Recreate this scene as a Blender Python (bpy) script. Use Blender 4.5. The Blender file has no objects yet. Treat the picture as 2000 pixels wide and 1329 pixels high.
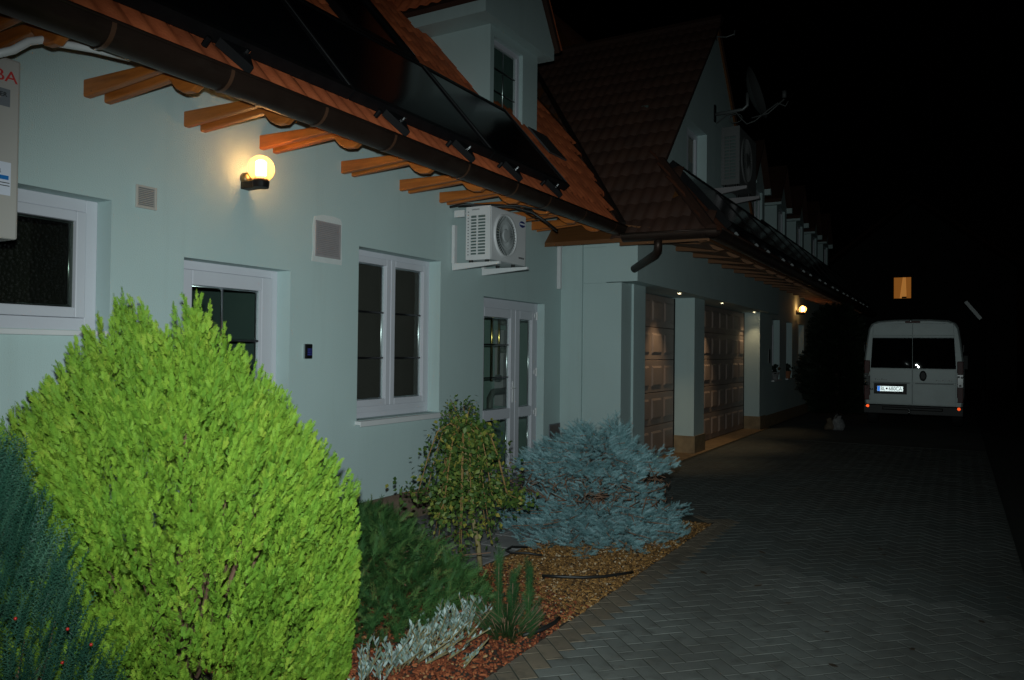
import bpy, math, random
import numpy as np
from mathutils import Vector, Matrix, Euler
from mathutils.geometry import tessellate_polygon
random.seed(7)
RNG = np.random.default_rng(11)
R = math.radians
scene = bpy.context.scene
COL = scene.collection

# ------------------------------------------------------------------ camera, sky, flash, exposure
CAM = Vector((4.5, 0.0, 1.6))
YAW, PIT, ROL = R(29.81), R(0.87), R(0.65)
fw = Vector((-math.sin(YAW) * math.cos(PIT), math.cos(YAW) * math.cos(PIT), math.sin(PIT)))
rt = Vector((math.cos(YAW), math.sin(YAW), 0)); up = rt.cross(fw)
rx = rt * math.cos(ROL) + up * math.sin(ROL); ux = -rt * math.sin(ROL) + up * math.cos(ROL)
cd = bpy.data.cameras.new('camera'); cam = bpy.data.objects.new('camera', cd); COL.objects.link(cam)
M = Matrix.Identity(4)
for i in range(3):
    M[i][0], M[i][1], M[i][2], M[i][3] = rx[i], ux[i], -fw[i], CAM[i]
cam.matrix_world = M
cd.sensor_fit = 'HORIZONTAL'; cd.sensor_width = 36.0; cd.lens = 36.0 * 1518.9 / 2000.0
cd.clip_start = 0.05; cd.clip_end = 500
scene.camera = cam

world = bpy.data.worlds.new('World'); scene.world = world; world.use_nodes = True
wn = world.node_tree.nodes; wl = world.node_tree.links
sky = wn.new('ShaderNodeTexSky'); sky.sky_type = 'NISHITA'; sky.sun_disc = False
sky.sun_elevation = R(-5.0); sky.sun_rotation = R(60); sky.air_density = 1.0; sky.dust_density = 0.5
bg = wn['Background']; bg.inputs['Strength'].default_value = 0.004
wl.new(sky.outputs[0], bg.inputs['Color'])

# the camera's own flash: the one light that reaches the whole front of the house
fl = bpy.data.lights.new('camera_flash', 'SPOT'); flo = bpy.data.objects.new('camera_flash', fl); COL.objects.link(flo)
fl.energy = 850; fl.color = (0.86, 1.0, 0.985); fl.spot_size = R(98); fl.spot_blend = 1.0; fl.shadow_soft_size = 0.022
flo.location = CAM + ux * 0.13 + fw * 0.02 - rx * 0.01
flo.rotation_euler = (fw - rx * 0.01 - ux * 0.10).to_track_quat('-Z', 'Y').to_euler(); flo.scale = (1.0, 0.69, 1.0)

scene.view_settings.view_transform = 'Standard'; scene.view_settings.look = 'None'
scene.view_settings.exposure = 0.0; scene.view_settings.gamma = 1.0
scene.view_settings.use_curve_mapping = False
scene.cycles.max_bounces = 8; scene.cycles.transparent_max_bounces = 16
scene.cycles.sample_clamp_indirect = 4.0

# ------------------------------------------------------------------ materials
MATS = {}
def mat(name, c, c2=None, scale=6.0, rough=0.7, bump=0.0, bscale=60.0, metal=0.0, emis=None, estr=0.0, detail=4.0,
        spec=0.5, objvar=0.0, trans=0.0, coat=0.0):
    m = bpy.data.materials.new(name); m.use_nodes = True; MATS[name] = m
    n, l = m.node_tree.nodes, m.node_tree.links
    b = n['Principled BSDF']
    b.inputs['Roughness'].default_value = rough; b.inputs['Metallic'].default_value = metal
    b.inputs['Specular IOR Level'].default_value = spec; b.inputs['Coat Weight'].default_value = coat
    tc = n.new('ShaderNodeTexCoord')
    if c2 is not None:
        nz = n.new('ShaderNodeTexNoise'); nz.inputs['Scale'].default_value = scale; nz.inputs['Detail'].default_value = detail
        l.new(tc.outputs['Object'], nz.inputs['Vector'])
        rp = n.new('ShaderNodeValToRGB'); rp.color_ramp.elements[0].position = 0.3; rp.color_ramp.elements[1].position = 0.7
        rp.color_ramp.elements[0].color = (*c, 1); rp.color_ramp.elements[1].color = (*c2, 1)
        l.new(nz.outputs['Fac'], rp.inputs[0]); out = rp.outputs[0]
    else:
        rgb = n.new('ShaderNodeRGB'); rgb.outputs[0].default_value = (*c, 1); out = rgb.outputs[0]
    if objvar:
        oi = n.new('ShaderNodeObjectInfo'); hs = n.new('ShaderNodeHueSaturation')
        mr = n.new('ShaderNodeMapRange'); mr.inputs['To Min'].default_value = 1 - objvar; mr.inputs['To Max'].default_value = 1 + objvar
        l.new(oi.outputs['Random'], mr.inputs['Value']); l.new(mr.outputs[0], hs.inputs['Value']); l.new(out, hs.inputs['Color'])
        out = hs.outputs[0]
    l.new(out, b.inputs['Base Color'])
    if bump:
        bn = n.new('ShaderNodeTexNoise'); bn.inputs['Scale'].default_value = bscale; bn.inputs['Detail'].default_value = 3
        l.new(tc.outputs['Object'], bn.inputs['Vector'])
        bp = n.new('ShaderNodeBump'); bp.inputs['Strength'].default_value = bump; bp.inputs['Distance'].default_value = 0.01
        l.new(bn.outputs['Fac'], bp.inputs['Height']); l.new(bp.outputs[0], b.inputs['Normal'])
    if emis:
        b.inputs['Emission Color'].default_value = (*emis, 1); b.inputs['Emission Strength'].default_value = estr
    return m

def leafmat(name, stops, rough=0.6, trans=0.25, spec=0.25):
    """leaf colour from the per-spray attribute 'var' (each spray its own natural tint)"""
    m = bpy.data.materials.new(name); m.use_nodes = True; MATS[name] = m
    n, l = m.node_tree.nodes, m.node_tree.links
    b = n['Principled BSDF']; b.inputs['Roughness'].default_value = rough; b.inputs['Specular IOR Level'].default_value = spec
    at = n.new('ShaderNodeAttribute'); at.attribute_name = 'var'
    rp = n.new('ShaderNodeValToRGB')
    cr = rp.color_ramp
    while len(cr.elements) < len(stops): cr.elements.new(0.5)
    for e, (p, c) in zip(cr.elements, stops): e.position = p; e.color = (*c, 1)
    l.new(at.outputs['Fac'], rp.inputs[0]); l.new(rp.outputs[0], b.inputs['Base Color'])
    if trans:
        t = n.new('ShaderNodeBsdfTranslucent'); l.new(rp.outputs[0], t.inputs['Color'])
        mx = n.new('ShaderNodeMixShader'); mx.inputs[0].default_value = trans
        l.new(b.outputs[0], mx.inputs[1]); l.new(t.outputs[0], mx.inputs[2])
        l.new(mx.outputs[0], n['Material Output'].inputs['Surface'])
    return m

def glassmat(name, tint=(1, 1, 1), ior=1.5, rough=0.0, bump=0.0, bscale=40, diff=None, dfac=0.0):
    m = bpy.data.materials.new(name); m.use_nodes = True; MATS[name] = m
    n, l = m.node_tree.nodes, m.node_tree.links
    n.remove(n['Principled BSDF'])
    tr = n.new('ShaderNodeBsdfTransparent'); tr.inputs[0].default_value = (*tint, 1)
    gl = n.new('ShaderNodeBsdfGlossy'); gl.inputs['Roughness'].default_value = rough
    fr = n.new('ShaderNodeFresnel'); fr.inputs[0].default_value = ior
    ge = n.new('ShaderNodeNewGeometry'); mu = n.new('ShaderNodeMath'); mu.operation = 'MULTIPLY'; iv = n.new('ShaderNodeMath'); iv.operation = 'SUBTRACT'; iv.inputs[0].default_value = 1.0
    l.new(ge.outputs['Backfacing'], iv.inputs[1]); l.new(fr.outputs[0], mu.inputs[0]); l.new(iv.outputs[0], mu.inputs[1])
    mx = n.new('ShaderNodeMixShader'); l.new(mu.outputs[0], mx.inputs[0]); l.new(tr.outputs[0], mx.inputs[1]); l.new(gl.outputs[0], mx.inputs[2])
    out = mx.outputs[0]
    if bump:
        tc = n.new('ShaderNodeTexCoord'); vo = n.new('ShaderNodeTexVoronoi'); vo.inputs['Scale'].default_value = bscale
        l.new(tc.outputs['Object'], vo.inputs['Vector'])
        bp = n.new('ShaderNodeBump'); bp.inputs['Strength'].default_value = bump; bp.inputs['Distance'].default_value = 0.02
        l.new(vo.outputs['Distance'], bp.inputs['Height']); l.new(bp.outputs[0], gl.inputs['Normal']); 
    if diff:
        tl = n.new('ShaderNodeBsdfTranslucent'); tl.inputs[0].default_value = (*diff, 1)
        m2 = n.new('ShaderNodeMixShader'); m2.inputs[0].default_value = dfac
        l.new(out, m2.inputs[1]); l.new(tl.outputs[0], m2.inputs[2]); out = m2.outputs[0]
    l.new(out, n['Material Output'].inputs['Surface'])
    return m

stucco = mat('mint_stucco', (0.475, 0.59, 0.588), (0.50, 0.62, 0.618), 1.3, 0.9, 0.30, 150, spec=0.2)
stucco2 = mat('pale_stucco_patch', (0.60, 0.63, 0.63), (0.66, 0.69, 0.69), 9, 0.9, 0.4, 110, spec=0.2)
pvc = mat('white_pvc', (0.60, 0.60, 0.66), (0.63, 0.63, 0.69), 3, 0.35)
whitepaint = mat('white_enamel', (0.66, 0.66, 0.68), (0.72, 0.72, 0.73), 4, 0.4)
greyplas = mat('grey_vent_plastic', (0.30, 0.28, 0.29), (0.34, 0.31, 0.32), 14, 0.6)
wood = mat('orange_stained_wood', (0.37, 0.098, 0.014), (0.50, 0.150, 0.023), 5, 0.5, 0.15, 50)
def stain(m, scl, lo, hi, strength, dirt=None):
    """blotches of dirt laid over a material in world space"""
    n, l = m.node_tree.nodes, m.node_tree.links
    b = n['Principled BSDF']; src = b.inputs['Base Color'].links[0].from_socket
    ge = n.new('ShaderNodeNewGeometry'); mp = n.new('ShaderNodeMapping'); mp.inputs['Scale'].default_value = scl
    nz = n.new('ShaderNodeTexNoise'); nz.inputs['Scale'].default_value = 1.0; nz.inputs['Detail'].default_value = 5; nz.inputs['Roughness'].default_value = .62
    l.new(ge.outputs['Position'], mp.inputs[0]); l.new(mp.outputs[0], nz.inputs['Vector'])
    mr = n.new('ShaderNodeMapRange'); mr.inputs['From Min'].default_value = lo; mr.inputs['From Max'].default_value = hi; mr.inputs['To Max'].default_value = strength
    l.new(nz.outputs['Fac'], mr.inputs['Value'])
    mx = n.new('ShaderNodeMix'); mx.data_type = 'RGBA'; mx.inputs[7].default_value = (*(dirt or (.05, .045, .04)), 1)
    l.new(mr.outputs[0], mx.inputs[0]); l.new(src, mx.inputs[6]); l.new(mx.outputs[2], b.inputs['Base Color'])
def grain(m):
    n, l = m.node_tree.nodes, m.node_tree.links
    nz = [x for x in n if x.type == 'TEX_NOISE'][0]; tc = [x for x in n if x.type == 'TEX_COORD'][0]
    mp = n.new('ShaderNodeMapping'); mp.inputs['Scale'].default_value = (0.6, 9, 9)
    l.new(tc.outputs['Object'], mp.inputs[0]); l.new(mp.outputs[0], nz.inputs['Vector'])
grain(wood)
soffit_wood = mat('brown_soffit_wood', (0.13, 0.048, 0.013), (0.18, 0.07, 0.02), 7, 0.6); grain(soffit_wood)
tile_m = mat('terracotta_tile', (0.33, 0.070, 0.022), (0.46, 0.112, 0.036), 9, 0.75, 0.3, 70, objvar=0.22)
tile_dark = mat('dimmed_brown_tile', (0.035, 0.013, 0.007), (0.055, 0.020, 0.010), 3, 0.8, 0.3, 60)  # tile colour darkened to stand in for the flash fading over these roofs
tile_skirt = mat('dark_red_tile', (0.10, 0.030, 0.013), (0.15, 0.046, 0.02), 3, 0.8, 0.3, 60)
copper = mat('brown_copper_gutter', (0.036, 0.021, 0.016), (0.055, 0.032, 0.024), 5, 0.46, metal=0.6)
copper_seam = mat('copper_seam', (0.16, 0.075, 0.045), (0.2, 0.1, 0.06), 5, 0.45, metal=0.6)
blackmetal = mat('black_metal', (0.006, 0.006, 0.007), (0.010, 0.010, 0.011), 8, 0.5, spec=0.15)
steel = mat('bright_steel', (0.55, 0.56, 0.58), None, rough=0.25, metal=1.0)
alu = mat('aluminium_spacer', (0.9, 0.9, 0.95), None, rough=0.30, metal=1.0)
panel_m = mat('black_solar_glass', (0.006, 0.007, 0.009), (0.009, 0.010, 0.012), 3, 0.13, spec=0.5)
net_m = mat('grey_net_curtain', (0.07, 0.11, 0.10), (0.10, 0.15, 0.14), 3, 0.9)
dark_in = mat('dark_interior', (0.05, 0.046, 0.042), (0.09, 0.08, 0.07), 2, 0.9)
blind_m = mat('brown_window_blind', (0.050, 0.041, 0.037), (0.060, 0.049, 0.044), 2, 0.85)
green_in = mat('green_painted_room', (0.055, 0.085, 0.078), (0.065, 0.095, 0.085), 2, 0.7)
teal_in = mat('teal_painted_room', (0.30, 0.42, 0.38), (0.34, 0.46, 0.42), 2, 0.7)
stone = mat('sandstone_plinth', (0.20, 0.135, 0.075), (0.32, 0.22, 0.12), 7, 0.8, 0.5, 35)
plinth_m = mat('brown_stone_plinth', (0.15, 0.105, 0.075), (0.23, 0.165, 0.12), 6, 0.8, 0.5, 35)
paver_m = mat('grey_concrete_paver', (0.132, 0.144, 0.136), (0.178, 0.186, 0.174), 5, 0.85, 0.6, 150, objvar=0.08)
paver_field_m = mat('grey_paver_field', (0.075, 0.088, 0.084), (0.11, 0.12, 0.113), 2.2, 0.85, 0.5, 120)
paver_tan = mat('tan_concrete_paver', (0.165, 0.132, 0.095), (0.22, 0.172, 0.122), 5, 0.85, 0.6, 150, objvar=0.10)
joint_m = mat('mossy_joint_sand', (0.026, 0.030, 0.020), (0.055, 0.055, 0.042), 12, 1.0)
slab_m = mat('grey_slab', (0.17, 0.165, 0.17), (0.22, 0.21, 0.21), 5, 0.85, 0.4, 90, objvar=0.06)
for pm in (paver_m, paver_field_m, paver_tan):
    stain(pm, (1.1, .8, 1), .45, .72, .62, (.055, .050, .042)); stain(pm, (9, 9, 1), .52, .70, .55, (.04, .038, .03)); stain(pm, (2.2, 1.6, 1), .60, .74, .35, (.17, .175, .165))
stain(stucco, (1.2, 1.2, .5), .48, .78, .10, (.30, .36, .33)); stain(stucco, (5, 5, .35), .56, .80, .16, (.28, .33, .30)); stain(stucco, (26, 26, 26), .58, .8, .10, (.6, .7, .68))
stain(wood, (3, 26, 26), .50, .72, .45, (.12, .035, .006)); stain(wood, (9, 9, 9), .66, .72, .6, (.07, .022, .006)); stain(copper, (2.5, 2.5, 9), .5, .75, .4, (.09, .07, .055))
soil = mat('dark_soil', (0.022, 0.016, 0.011), (0.04, 0.028, 0.018), 9, 1.0, 0.6, 30)
lawn_m = mat('dark_lawn', (0.006, 0.009, 0.005), (0.010, 0.013, 0.007), 6, 1.0, 0.5, 40)
red_mulch = leafmat('red_bark_mulch', [(0, (0.07, 0.018, 0.010)), (0.5, (0.20, 0.050, 0.020)), (0.92, (0.33, 0.10, 0.04)), (1, (0.36, 0.22, 0.10))], 0.9, 0)
tan_mulch = leafmat('tan_bark_mulch', [(0, (0.07, 0.035, 0.014)), (0.5, (0.23, 0.115, 0.036)), (0.9, (0.36, 0.19, 0.06)), (1, (0.5, 0.40, 0.28))], 0.9, 0)
hose_m = mat('black_hose', (0.012, 0.012, 0.012), None, rough=0.5)
garage_m = mat('garage_door_panel', (0.27, 0.21, 0.185), (0.31, 0.245, 0.215), 4, 0.5, 0.1, 60)
glass = glassmat('clear_window_glass', (0.93, 0.97, 0.95))
glass_obscure = glassmat('textured_obscure_glass', (0.62, 0.66, 0.62), rough=0.34, bump=0.28, bscale=46)
amber_glass = glassmat('amber_globe_glass', (1.0, 0.90, 0.74), ior=1.35, rough=0.05, diff=(1.0, 0.70, 0.40), dfac=0.38)
bulb_m = mat('glowing_lamp_core', (0.9, 0.8, 0.5), None, emis=(1.0, 0.56, 0.22), estr=40.0)
spot_m = mat('glowing_downlight', (0.9, 0.8, 0.6), None, emis=(1.0, 0.74, 0.42), estr=22.0)
van_m = mat('silver_van_paint', (0.45, 0.51, 0.51), (0.50, 0.56, 0.56), 1.5, 0.42, metal=0.15)
stain(van_m, (2, 2, 3), .5, .8, .25, (.2, .2, .19))
vanglass = mat('dark_van_glass', (0.004, 0.005, 0.006), None, rough=0.006, spec=0.35)
vanblack = mat('black_van_plastic', (0.012, 0.012, 0.013), None, rough=0.5)
rubber = mat('tyre_rubber', (0.014, 0.014, 0.014), None, rough=0.8)
redlens = mat('red_lamp_lens', (0.10, 0.006, 0.005), None, rough=0.45)
clearlens = mat('clear_lamp_lens', (0.65, 0.66, 0.68), None, rough=0.34, metal=0.9)
reflector_m = mat('red_reflector', (0.9, 0.09, 0.02), None, rough=0.30, metal=1.0)
plate_white = mat('white_number_plate', (0.9, 0.92, 0.92), None, rough=0.31, metal=0.85)
plate_blue = mat('blue_plate_band', (0.03, 0.20, 0.75), None, rough=0.3, metal=0.7)
ink = mat('black_lettering', (0.02, 0.02, 0.022), None, rough=0.6)
ink_red = mat('red_lettering', (0.55, 0.03, 0.03), None, rough=0.6)
ink_grey = mat('grey_label', (0.16, 0.17, 0.19), None, rough=0.5)
ink_blue = mat('blue_label', (0.01, 0.16, 0.48), None, rough=0.5)
badge_blue = mat('dark_blue_badge', (0.008, 0.03, 0.16), None, rough=0.3)
sticker = mat('white_sticker', (0.66, 0.68, 0.78), None, rough=0.5)
boiler_m = mat('beige_unit_enamel', (0.42, 0.39, 0.37), (0.45, 0.42, 0.39), 2, 0.45)
brass = mat('brass_pipe', (0.75, 0.52, 0.16), None, rough=0.22, metal=1.0)
darkpipe = mat('grey_lagged_pipe', (0.10, 0.11, 0.10), None, rough=0.5)
bark = mat('olive_bark', (0.16, 0.125, 0.055), (0.24, 0.19, 0.09), 30, 0.85, 0.5, 120)
twig_m = mat('orange_brown_twig', (0.19, 0.10, 0.032), (0.26, 0.15, 0.05), 20, 0.7)
deadtwig_m = mat('dead_brown_twig', (0.14, 0.075, 0.045), (0.20, 0.11, 0.07), 20, 0.9)
lead = mat('lead_flashing', (0.05, 0.05, 0.052), (0.07, 0.07, 0.072), 6, 0.5)
valley_m = mat('dark_valley_metal', (0.018, 0.012, 0.010), None, rough=0.5)
render_dark = mat('far_house_render', (0.03, 0.03, 0.03), (0.04, 0.04, 0.038), 2, 0.9)
curtain_m = mat('backlit_orange_curtain', (0.3, 0.14, 0.04), None, emis=(1.0, 0.36, 0.06), estr=0.17)
curtain_lit = mat('lit_window_gap', (0.4, 0.2, 0.06), None, emis=(1.0, 0.42, 0.09), estr=0.30)
white_st = mat('pale_garden_stone', (0.14, 0.14, 0.145), (0.26, 0.26, 0.26), 16, 0.9, 0.5, 30)
brown_st = mat('brown_garden_stone', (0.08, 0.06, 0.04), (0.13, 0.10, 0.07), 16, 0.9, 0.5, 30)
terracotta = mat('terracotta_pot', (0.30, 0.11, 0.05), (0.36, 0.14, 0.07), 8, 0.8)
berry_m = mat('red_berry', (0.42, 0.015, 0.012), None, rough=0.35)
grey_rail = mat('grey_galvanised', (0.20, 0.21, 0.21), None, rough=0.4, metal=0.4)

thuja_l = leafmat('golden_thuja_leaf', [(0.0, (0.10, 0.235, 0.022)), (0.35, (0.175, 0.335, 0.034)), (0.75, (0.26, 0.42, 0.042)), (1.0, (0.38, 0.46, 0.06))], 0.65, 0.25)
yew_l = leafmat('blue_green_yew_leaf', [(0, (0.010, 0.045, 0.028)), (0.6, (0.026, 0.085, 0.056)), (1, (0.07, 0.16, 0.10))], 0.5, 0.12)
juniper_l = leafmat('dark_juniper_leaf', [(0, (0.024, 0.075, 0.022)), (0.6, (0.050, 0.128, 0.034)), (0.92, (0.095, 0.18, 0.05)), (1, (0.20, 0.13, 0.05))], 0.6, 0.15)
spruce_l = leafmat('blue_spruce_needle', [(0, (0.095, 0.20, 0.215)), (0.6, (0.20, 0.355, 0.38)), (1, (0.35, 0.52, 0.56))], 0.6, 0.05)
weep_l = leafmat('yellow_green_leaf', [(0, (0.035, 0.075, 0.018)), (0.5, (0.075, 0.135, 0.028)), (0.85, (0.17, 0.20, 0.04)), (1, (0.30, 0.24, 0.045))], 0.5, 0.2)
silver_l = leafmat('silver_leaf', [(0, (0.10, 0.15, 0.11)), (0.6, (0.23, 0.31, 0.29)), (1, (0.42, 0.50, 0.49))], 0.7, 0.1)
pine_l = leafmat('dwarf_pine_needle', [(0, (0.012, 0.045, 0.015)), (1, (0.04, 0.105, 0.032))], 0.5, 0.1)
dark_l = leafmat('dark_evergreen_leaf', [(0, (0.008, 0.014, 0.008)), (1, (0.018, 0.028, 0.016))], 0.5, 0.05)

# ------------------------------------------------------------------ helpers
ORG = {}
def link(o, parent=None):
    COL.objects.link(o)
    if parent is not None: o.parent = parent
    return o
def tag(o, label=None, cat=None, group=None, kind=None):
    if label: o['label'] = label
    if cat: o['category'] = cat
    if group: o['group'] = group
    if kind: o['kind'] = kind
    return o
def thing(name, loc, label, cat, group=None):
    o = bpy.data.objects.new(name, None); o.empty_display_size = 0.2; o.location = loc
    link(o); ORG[o] = Vector(loc); return tag(o, label, cat, group)
def origin(parent):
    return ORG.get(parent, Vector((0, 0, 0)))

class MB:
    def __init__(s): s.v = []; s.f = []; s.mi = []; s.cur = 0
    def add(s, vs, fs):
        b = len(s.v); s.v += [tuple(v) for v in vs]
        for f in fs: s.f.append(tuple(b + i for i in f)); s.mi.append(s.cur)
        return s
    def box(s, x0, x1, y0, y1, z0, z1, Mx=None):
        vs = [Vector((x, y, z)) for x in (x0, x1) for y in (y0, y1) for z in (z0, z1)]
        if Mx is not None: vs = [Mx @ v for v in vs]
        return s.add(vs, [(0, 1, 3, 2), (4, 6, 7, 5), (0, 4, 5, 1), (2, 3, 7, 6), (0, 2, 6, 4), (1, 5, 7, 3)])
    def poly(s, vs): return s.add(vs, [tuple(range(len(vs)))])
    def prism(s, pts, d):
        """closed polygon pts (3D) extruded along vector d"""
        d = Vector(d); n = len(pts); a = [Vector(p) for p in pts]; b = [p + d for p in a]
        return s.add(a + b, [tuple(range(n))[::-1], tuple(range(n, 2 * n))] + [(i, (i + 1) % n, n + (i + 1) % n, n + i) for i in range(n)])
    def tube(s, pts, r, n=8, cap=True, r1=None):
        pts = [Vector(p) for p in pts]; k = len(pts); vs = []; fs = []
        ref = None
        for i, p in enumerate(pts):
            t = (pts[min(i + 1, k - 1)] - pts[max(i - 1, 0)]).normalized()
            if ref is None:
                ref = t.orthogonal().normalized()
            ref = (ref - t * ref.dot(t)).normalized(); q = t.cross(ref)
            rr = r if r1 is None else r + (r1 - r) * i / max(1, k - 1)
            for j in range(n):
                a = 2 * math.pi * j / n; vs.append(p + ref * (rr * math.cos(a)) + q * (rr * math.sin(a)))
        for i in range(k - 1):
            for j in range(n):
                fs.append((i * n + j, i * n + (j + 1) % n, (i + 1) * n + (j + 1) % n, (i + 1) * n + j))
        if cap: fs += [tuple(range(n))[::-1], tuple(range((k - 1) * n, k * n))]
        return s.add(vs, fs)
    def lathe(s, prof, c, axis=(0, 0, 1), n=20):
        """profile [(r, h)] turned round an axis through c"""
        ax = Vector(axis).normalized(); u = ax.orthogonal().normalized(); w = ax.cross(u); c = Vector(c); vs = []; fs = []
        for r, h in prof:
            for j in range(n):
                a = 2 * math.pi * j / n; vs.append(c + ax * h + u * (r * math.cos(a)) + w * (r * math.sin(a)))
        for i in range(len(prof) - 1):
            for j in range(n): fs.append((i * n + j, i * n + (j + 1) % n, (i + 1) * n + (j + 1) % n, (i + 1) * n + j))
        return s.add(vs, fs)
    def frame(s, x0, x1, y0, y1, z0, z1, w):
        """rectangular ring in the y-z plane, w wide, butted"""
        s.box(x0, x1, y0, y0 + w, z0, z1); s.box(x0, x1, y1 - w, y1, z0, z1)
        s.box(x0, x1, y0 + w, y1 - w, z0, z0 + w); return s.box(x0, x1, y0 + w, y1 - w, z1 - w, z1)
    def build(s, name, mats, parent=None, smooth=False, bevel=0.0, seg=2):
        o0 = origin(parent) if parent is not None else Vector((0, 0, 0))
        if not isinstance(mats, (list, tuple)): mats = [mats]
        me = bpy.data.meshes.new(name)
        me.from_pydata([(x - o0.x, y - o0.y, z - o0.z) for x, y, z in s.v], [], s.f)
        for m in mats: me.materials.append(m)
        if len(mats) > 1: me.polygons.foreach_set('material_index', s.mi)
        if smooth: me.polygons.foreach_set('use_smooth', [True] * len(me.polygons))
        me.update()
        o = bpy.data.objects.new(name, me); link(o, parent)
        if parent is not None: ORG[o] = o0
        if bevel:
            md = o.modifiers.new('bevel', 'BEVEL'); md.width = bevel; md.segments = seg; md.limit_method = 'ANGLE'; md.angle_limit = R(35)
        return o

def wall_holes(mb, outer, holes, to3, depth_vec):
    """flat wall (2D outline with rectangular holes) plus the reveals of each hole; to3 maps (a, b) -> 3D"""
    loops = [outer] + [[(h[0], h[2]), (h[1], h[2]), (h[1], h[3]), (h[0], h[3])] for h in holes]
    flat = [p for lp in loops for p in lp]
    tris = tessellate_polygon([[Vector((a, b, 0)) for a, b in lp] for lp in loops])
    mb.add([to3(*p) for p in flat], [tuple(t) for t in tris])
    d = Vector(depth_vec)
    for h in holes:
        c = [Vector(to3(h[0], h[2])), Vector(to3(h[1], h[2])), Vector(to3(h[1], h[3])), Vector(to3(h[0], h[3]))]
        for i in range(4): mb.add([c[i], c[(i + 1) % 4], c[(i + 1) % 4] + d, c[i] + d], [(0, 1, 2, 3)])

def text(name, body, size, m, parent, loc, xdir, updir, align='CENTER', depth=0.0015, sx=1.0):
    cu = bpy.data.curves.new(name, 'FONT'); cu.body = body; cu.size = size; cu.align_x = align; cu.align_y = 'CENTER'; cu.extrude = depth
    t = bpy.data.objects.new(name + '_tmp', cu); COL.objects.link(t)
    dg = bpy.context.evaluated_depsgraph_get(); dg.update()
    me = bpy.data.meshes.new_from_object(t.evaluated_get(dg)); me.name = name
    bpy.data.objects.remove(t); bpy.data.curves.remove(cu)
    X = Vector(xdir).normalized(); U = Vector(updir).normalized(); N = X.cross(U)
    Mx = Matrix(((X.x * sx, U.x, N.x, 0), (X.y * sx, U.y, N.y, 0), (X.z * sx, U.z, N.z, 0), (0, 0, 0, 1)))
    Mx.translation = Vector(loc) - origin(parent)
    me.transform(Mx); me.materials.clear(); me.materials.append(m)
    o = bpy.data.objects.new(name, me); link(o, parent); ORG[o] = origin(parent); return o

def scatter(name, tv, tf, mats, pos, rot, scl, var, parent=None, kind=None, tvar=None):
    """join n transformed copies of a small template (tv verts, tf tris) into one mesh with a per-copy tint"""
    tv = np.asarray(tv, np.float32); tf = np.asarray(tf, np.int32); n = len(pos); k = len(tv)
    o0 = np.array(origin(parent)) if parent is not None else np.zeros(3)
    V = np.einsum('nij,kj->nki', np.asarray(rot, np.float32), tv) * np.asarray(scl, np.float32).reshape(n, 1, -1) + (np.asarray(pos) - o0)[:, None, :]
    F = (tf[None] + (np.arange(n) * k)[:, None, None]).reshape(-1, 3)
    me = bpy.data.meshes.new(name)
    me.vertices.add(n * k); me.vertices.foreach_set('co', V.astype(np.float32).ravel())
    me.loops.add(len(F) * 3); me.loops.foreach_set('vertex_index', F.ravel().astype(np.int32))
    me.polygons.add(len(F)); me.polygons.foreach_set('loop_start', np.arange(0, len(F) * 3, 3, dtype=np.int32))
    me.polygons.foreach_set('loop_total', np.full(len(F), 3, np.int32))
    at = me.attributes.new('var', 'FLOAT', 'POINT')
    vv = np.repeat(np.asarray(var, np.float32), k)
    if tvar is not None: vv = np.clip(vv + np.tile(np.asarray(tvar, np.float32), n), 0, 1)
    at.data.foreach_set('value', vv)
    me.materials.append(mats); me.update(); me.validate()
    o = bpy.data.objects.new(name, me); link(o, parent)
    if parent is not None: ORG[o] = origin(parent)
    if kind: o['kind'] = kind
    return o

def frames(zdir, roll=None):
    """rotation matrices whose local z follows zdir, with a random roll about it"""
    z = np.asarray(zdir, float); z = z / np.linalg.norm(z, axis=1, keepdims=True); n = len(z)
    a = np.where(np.abs(z[:, 2:3]) < 0.9, np.array([[0, 0, 1.0]]), np.array([[1.0, 0, 0]]))
    x = np.cross(a, z); x /= np.linalg.norm(x, axis=1, keepdims=True); y = np.cross(z, x)
    th = RNG.uniform(0, 2 * math.pi, n) if roll is None else np.broadcast_to(roll, (n,))
    c, s = np.cos(th)[:, None], np.sin(th)[:, None]
    X = x * c + y * s; Y = -x * s + y * c
    return np.stack([X, Y, z], axis=2)

# ------------------------------------------------------------------ ground and paving
g = MB(); g.poly([(-220, -80, -0.02), (260, -80, -0.02), (260, 320, -0.02), (-220, 320, -0.02)])
tag(g.build('ground', lawn_m), kind='structure')
g = MB(); g.box(-0.3, 2.52, -2.5, 7.4, -0.019, -0.004)
tag(g.build('planting_bed', soil), kind='structure')
g = MB(); g.box(2.5, 4.93, -2.5, 30, -0.019, -0.0022); g.box(-0.3, 2.499, 7.4, 30, -0.019, -0.0022); g.box(-0.3, 1.44, 4.74, 7.399, -0.003, 0.002)
drive = tag(g.build('driveway', joint_m), kind='structure')

def clip(poly, x0, x1):
    for sgn, lim in ((1, x0), (-1, x1)):
        out = []
        for i in range(len(poly)):
            a, b = poly[i], poly[(i + 1) % len(poly)]
            da, db = sgn * (a[0] - lim), sgn * (b[0] - lim)
            if da >= 0: out.append(a)
            if (da >= 0) != (db >= 0):
                t = da / (da - db); out.append((a[0] + (b[0] - a[0]) * t, a[1] + (b[1] - a[1]) * t))
        poly = out
        if not poly: break
    return poly

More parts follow.
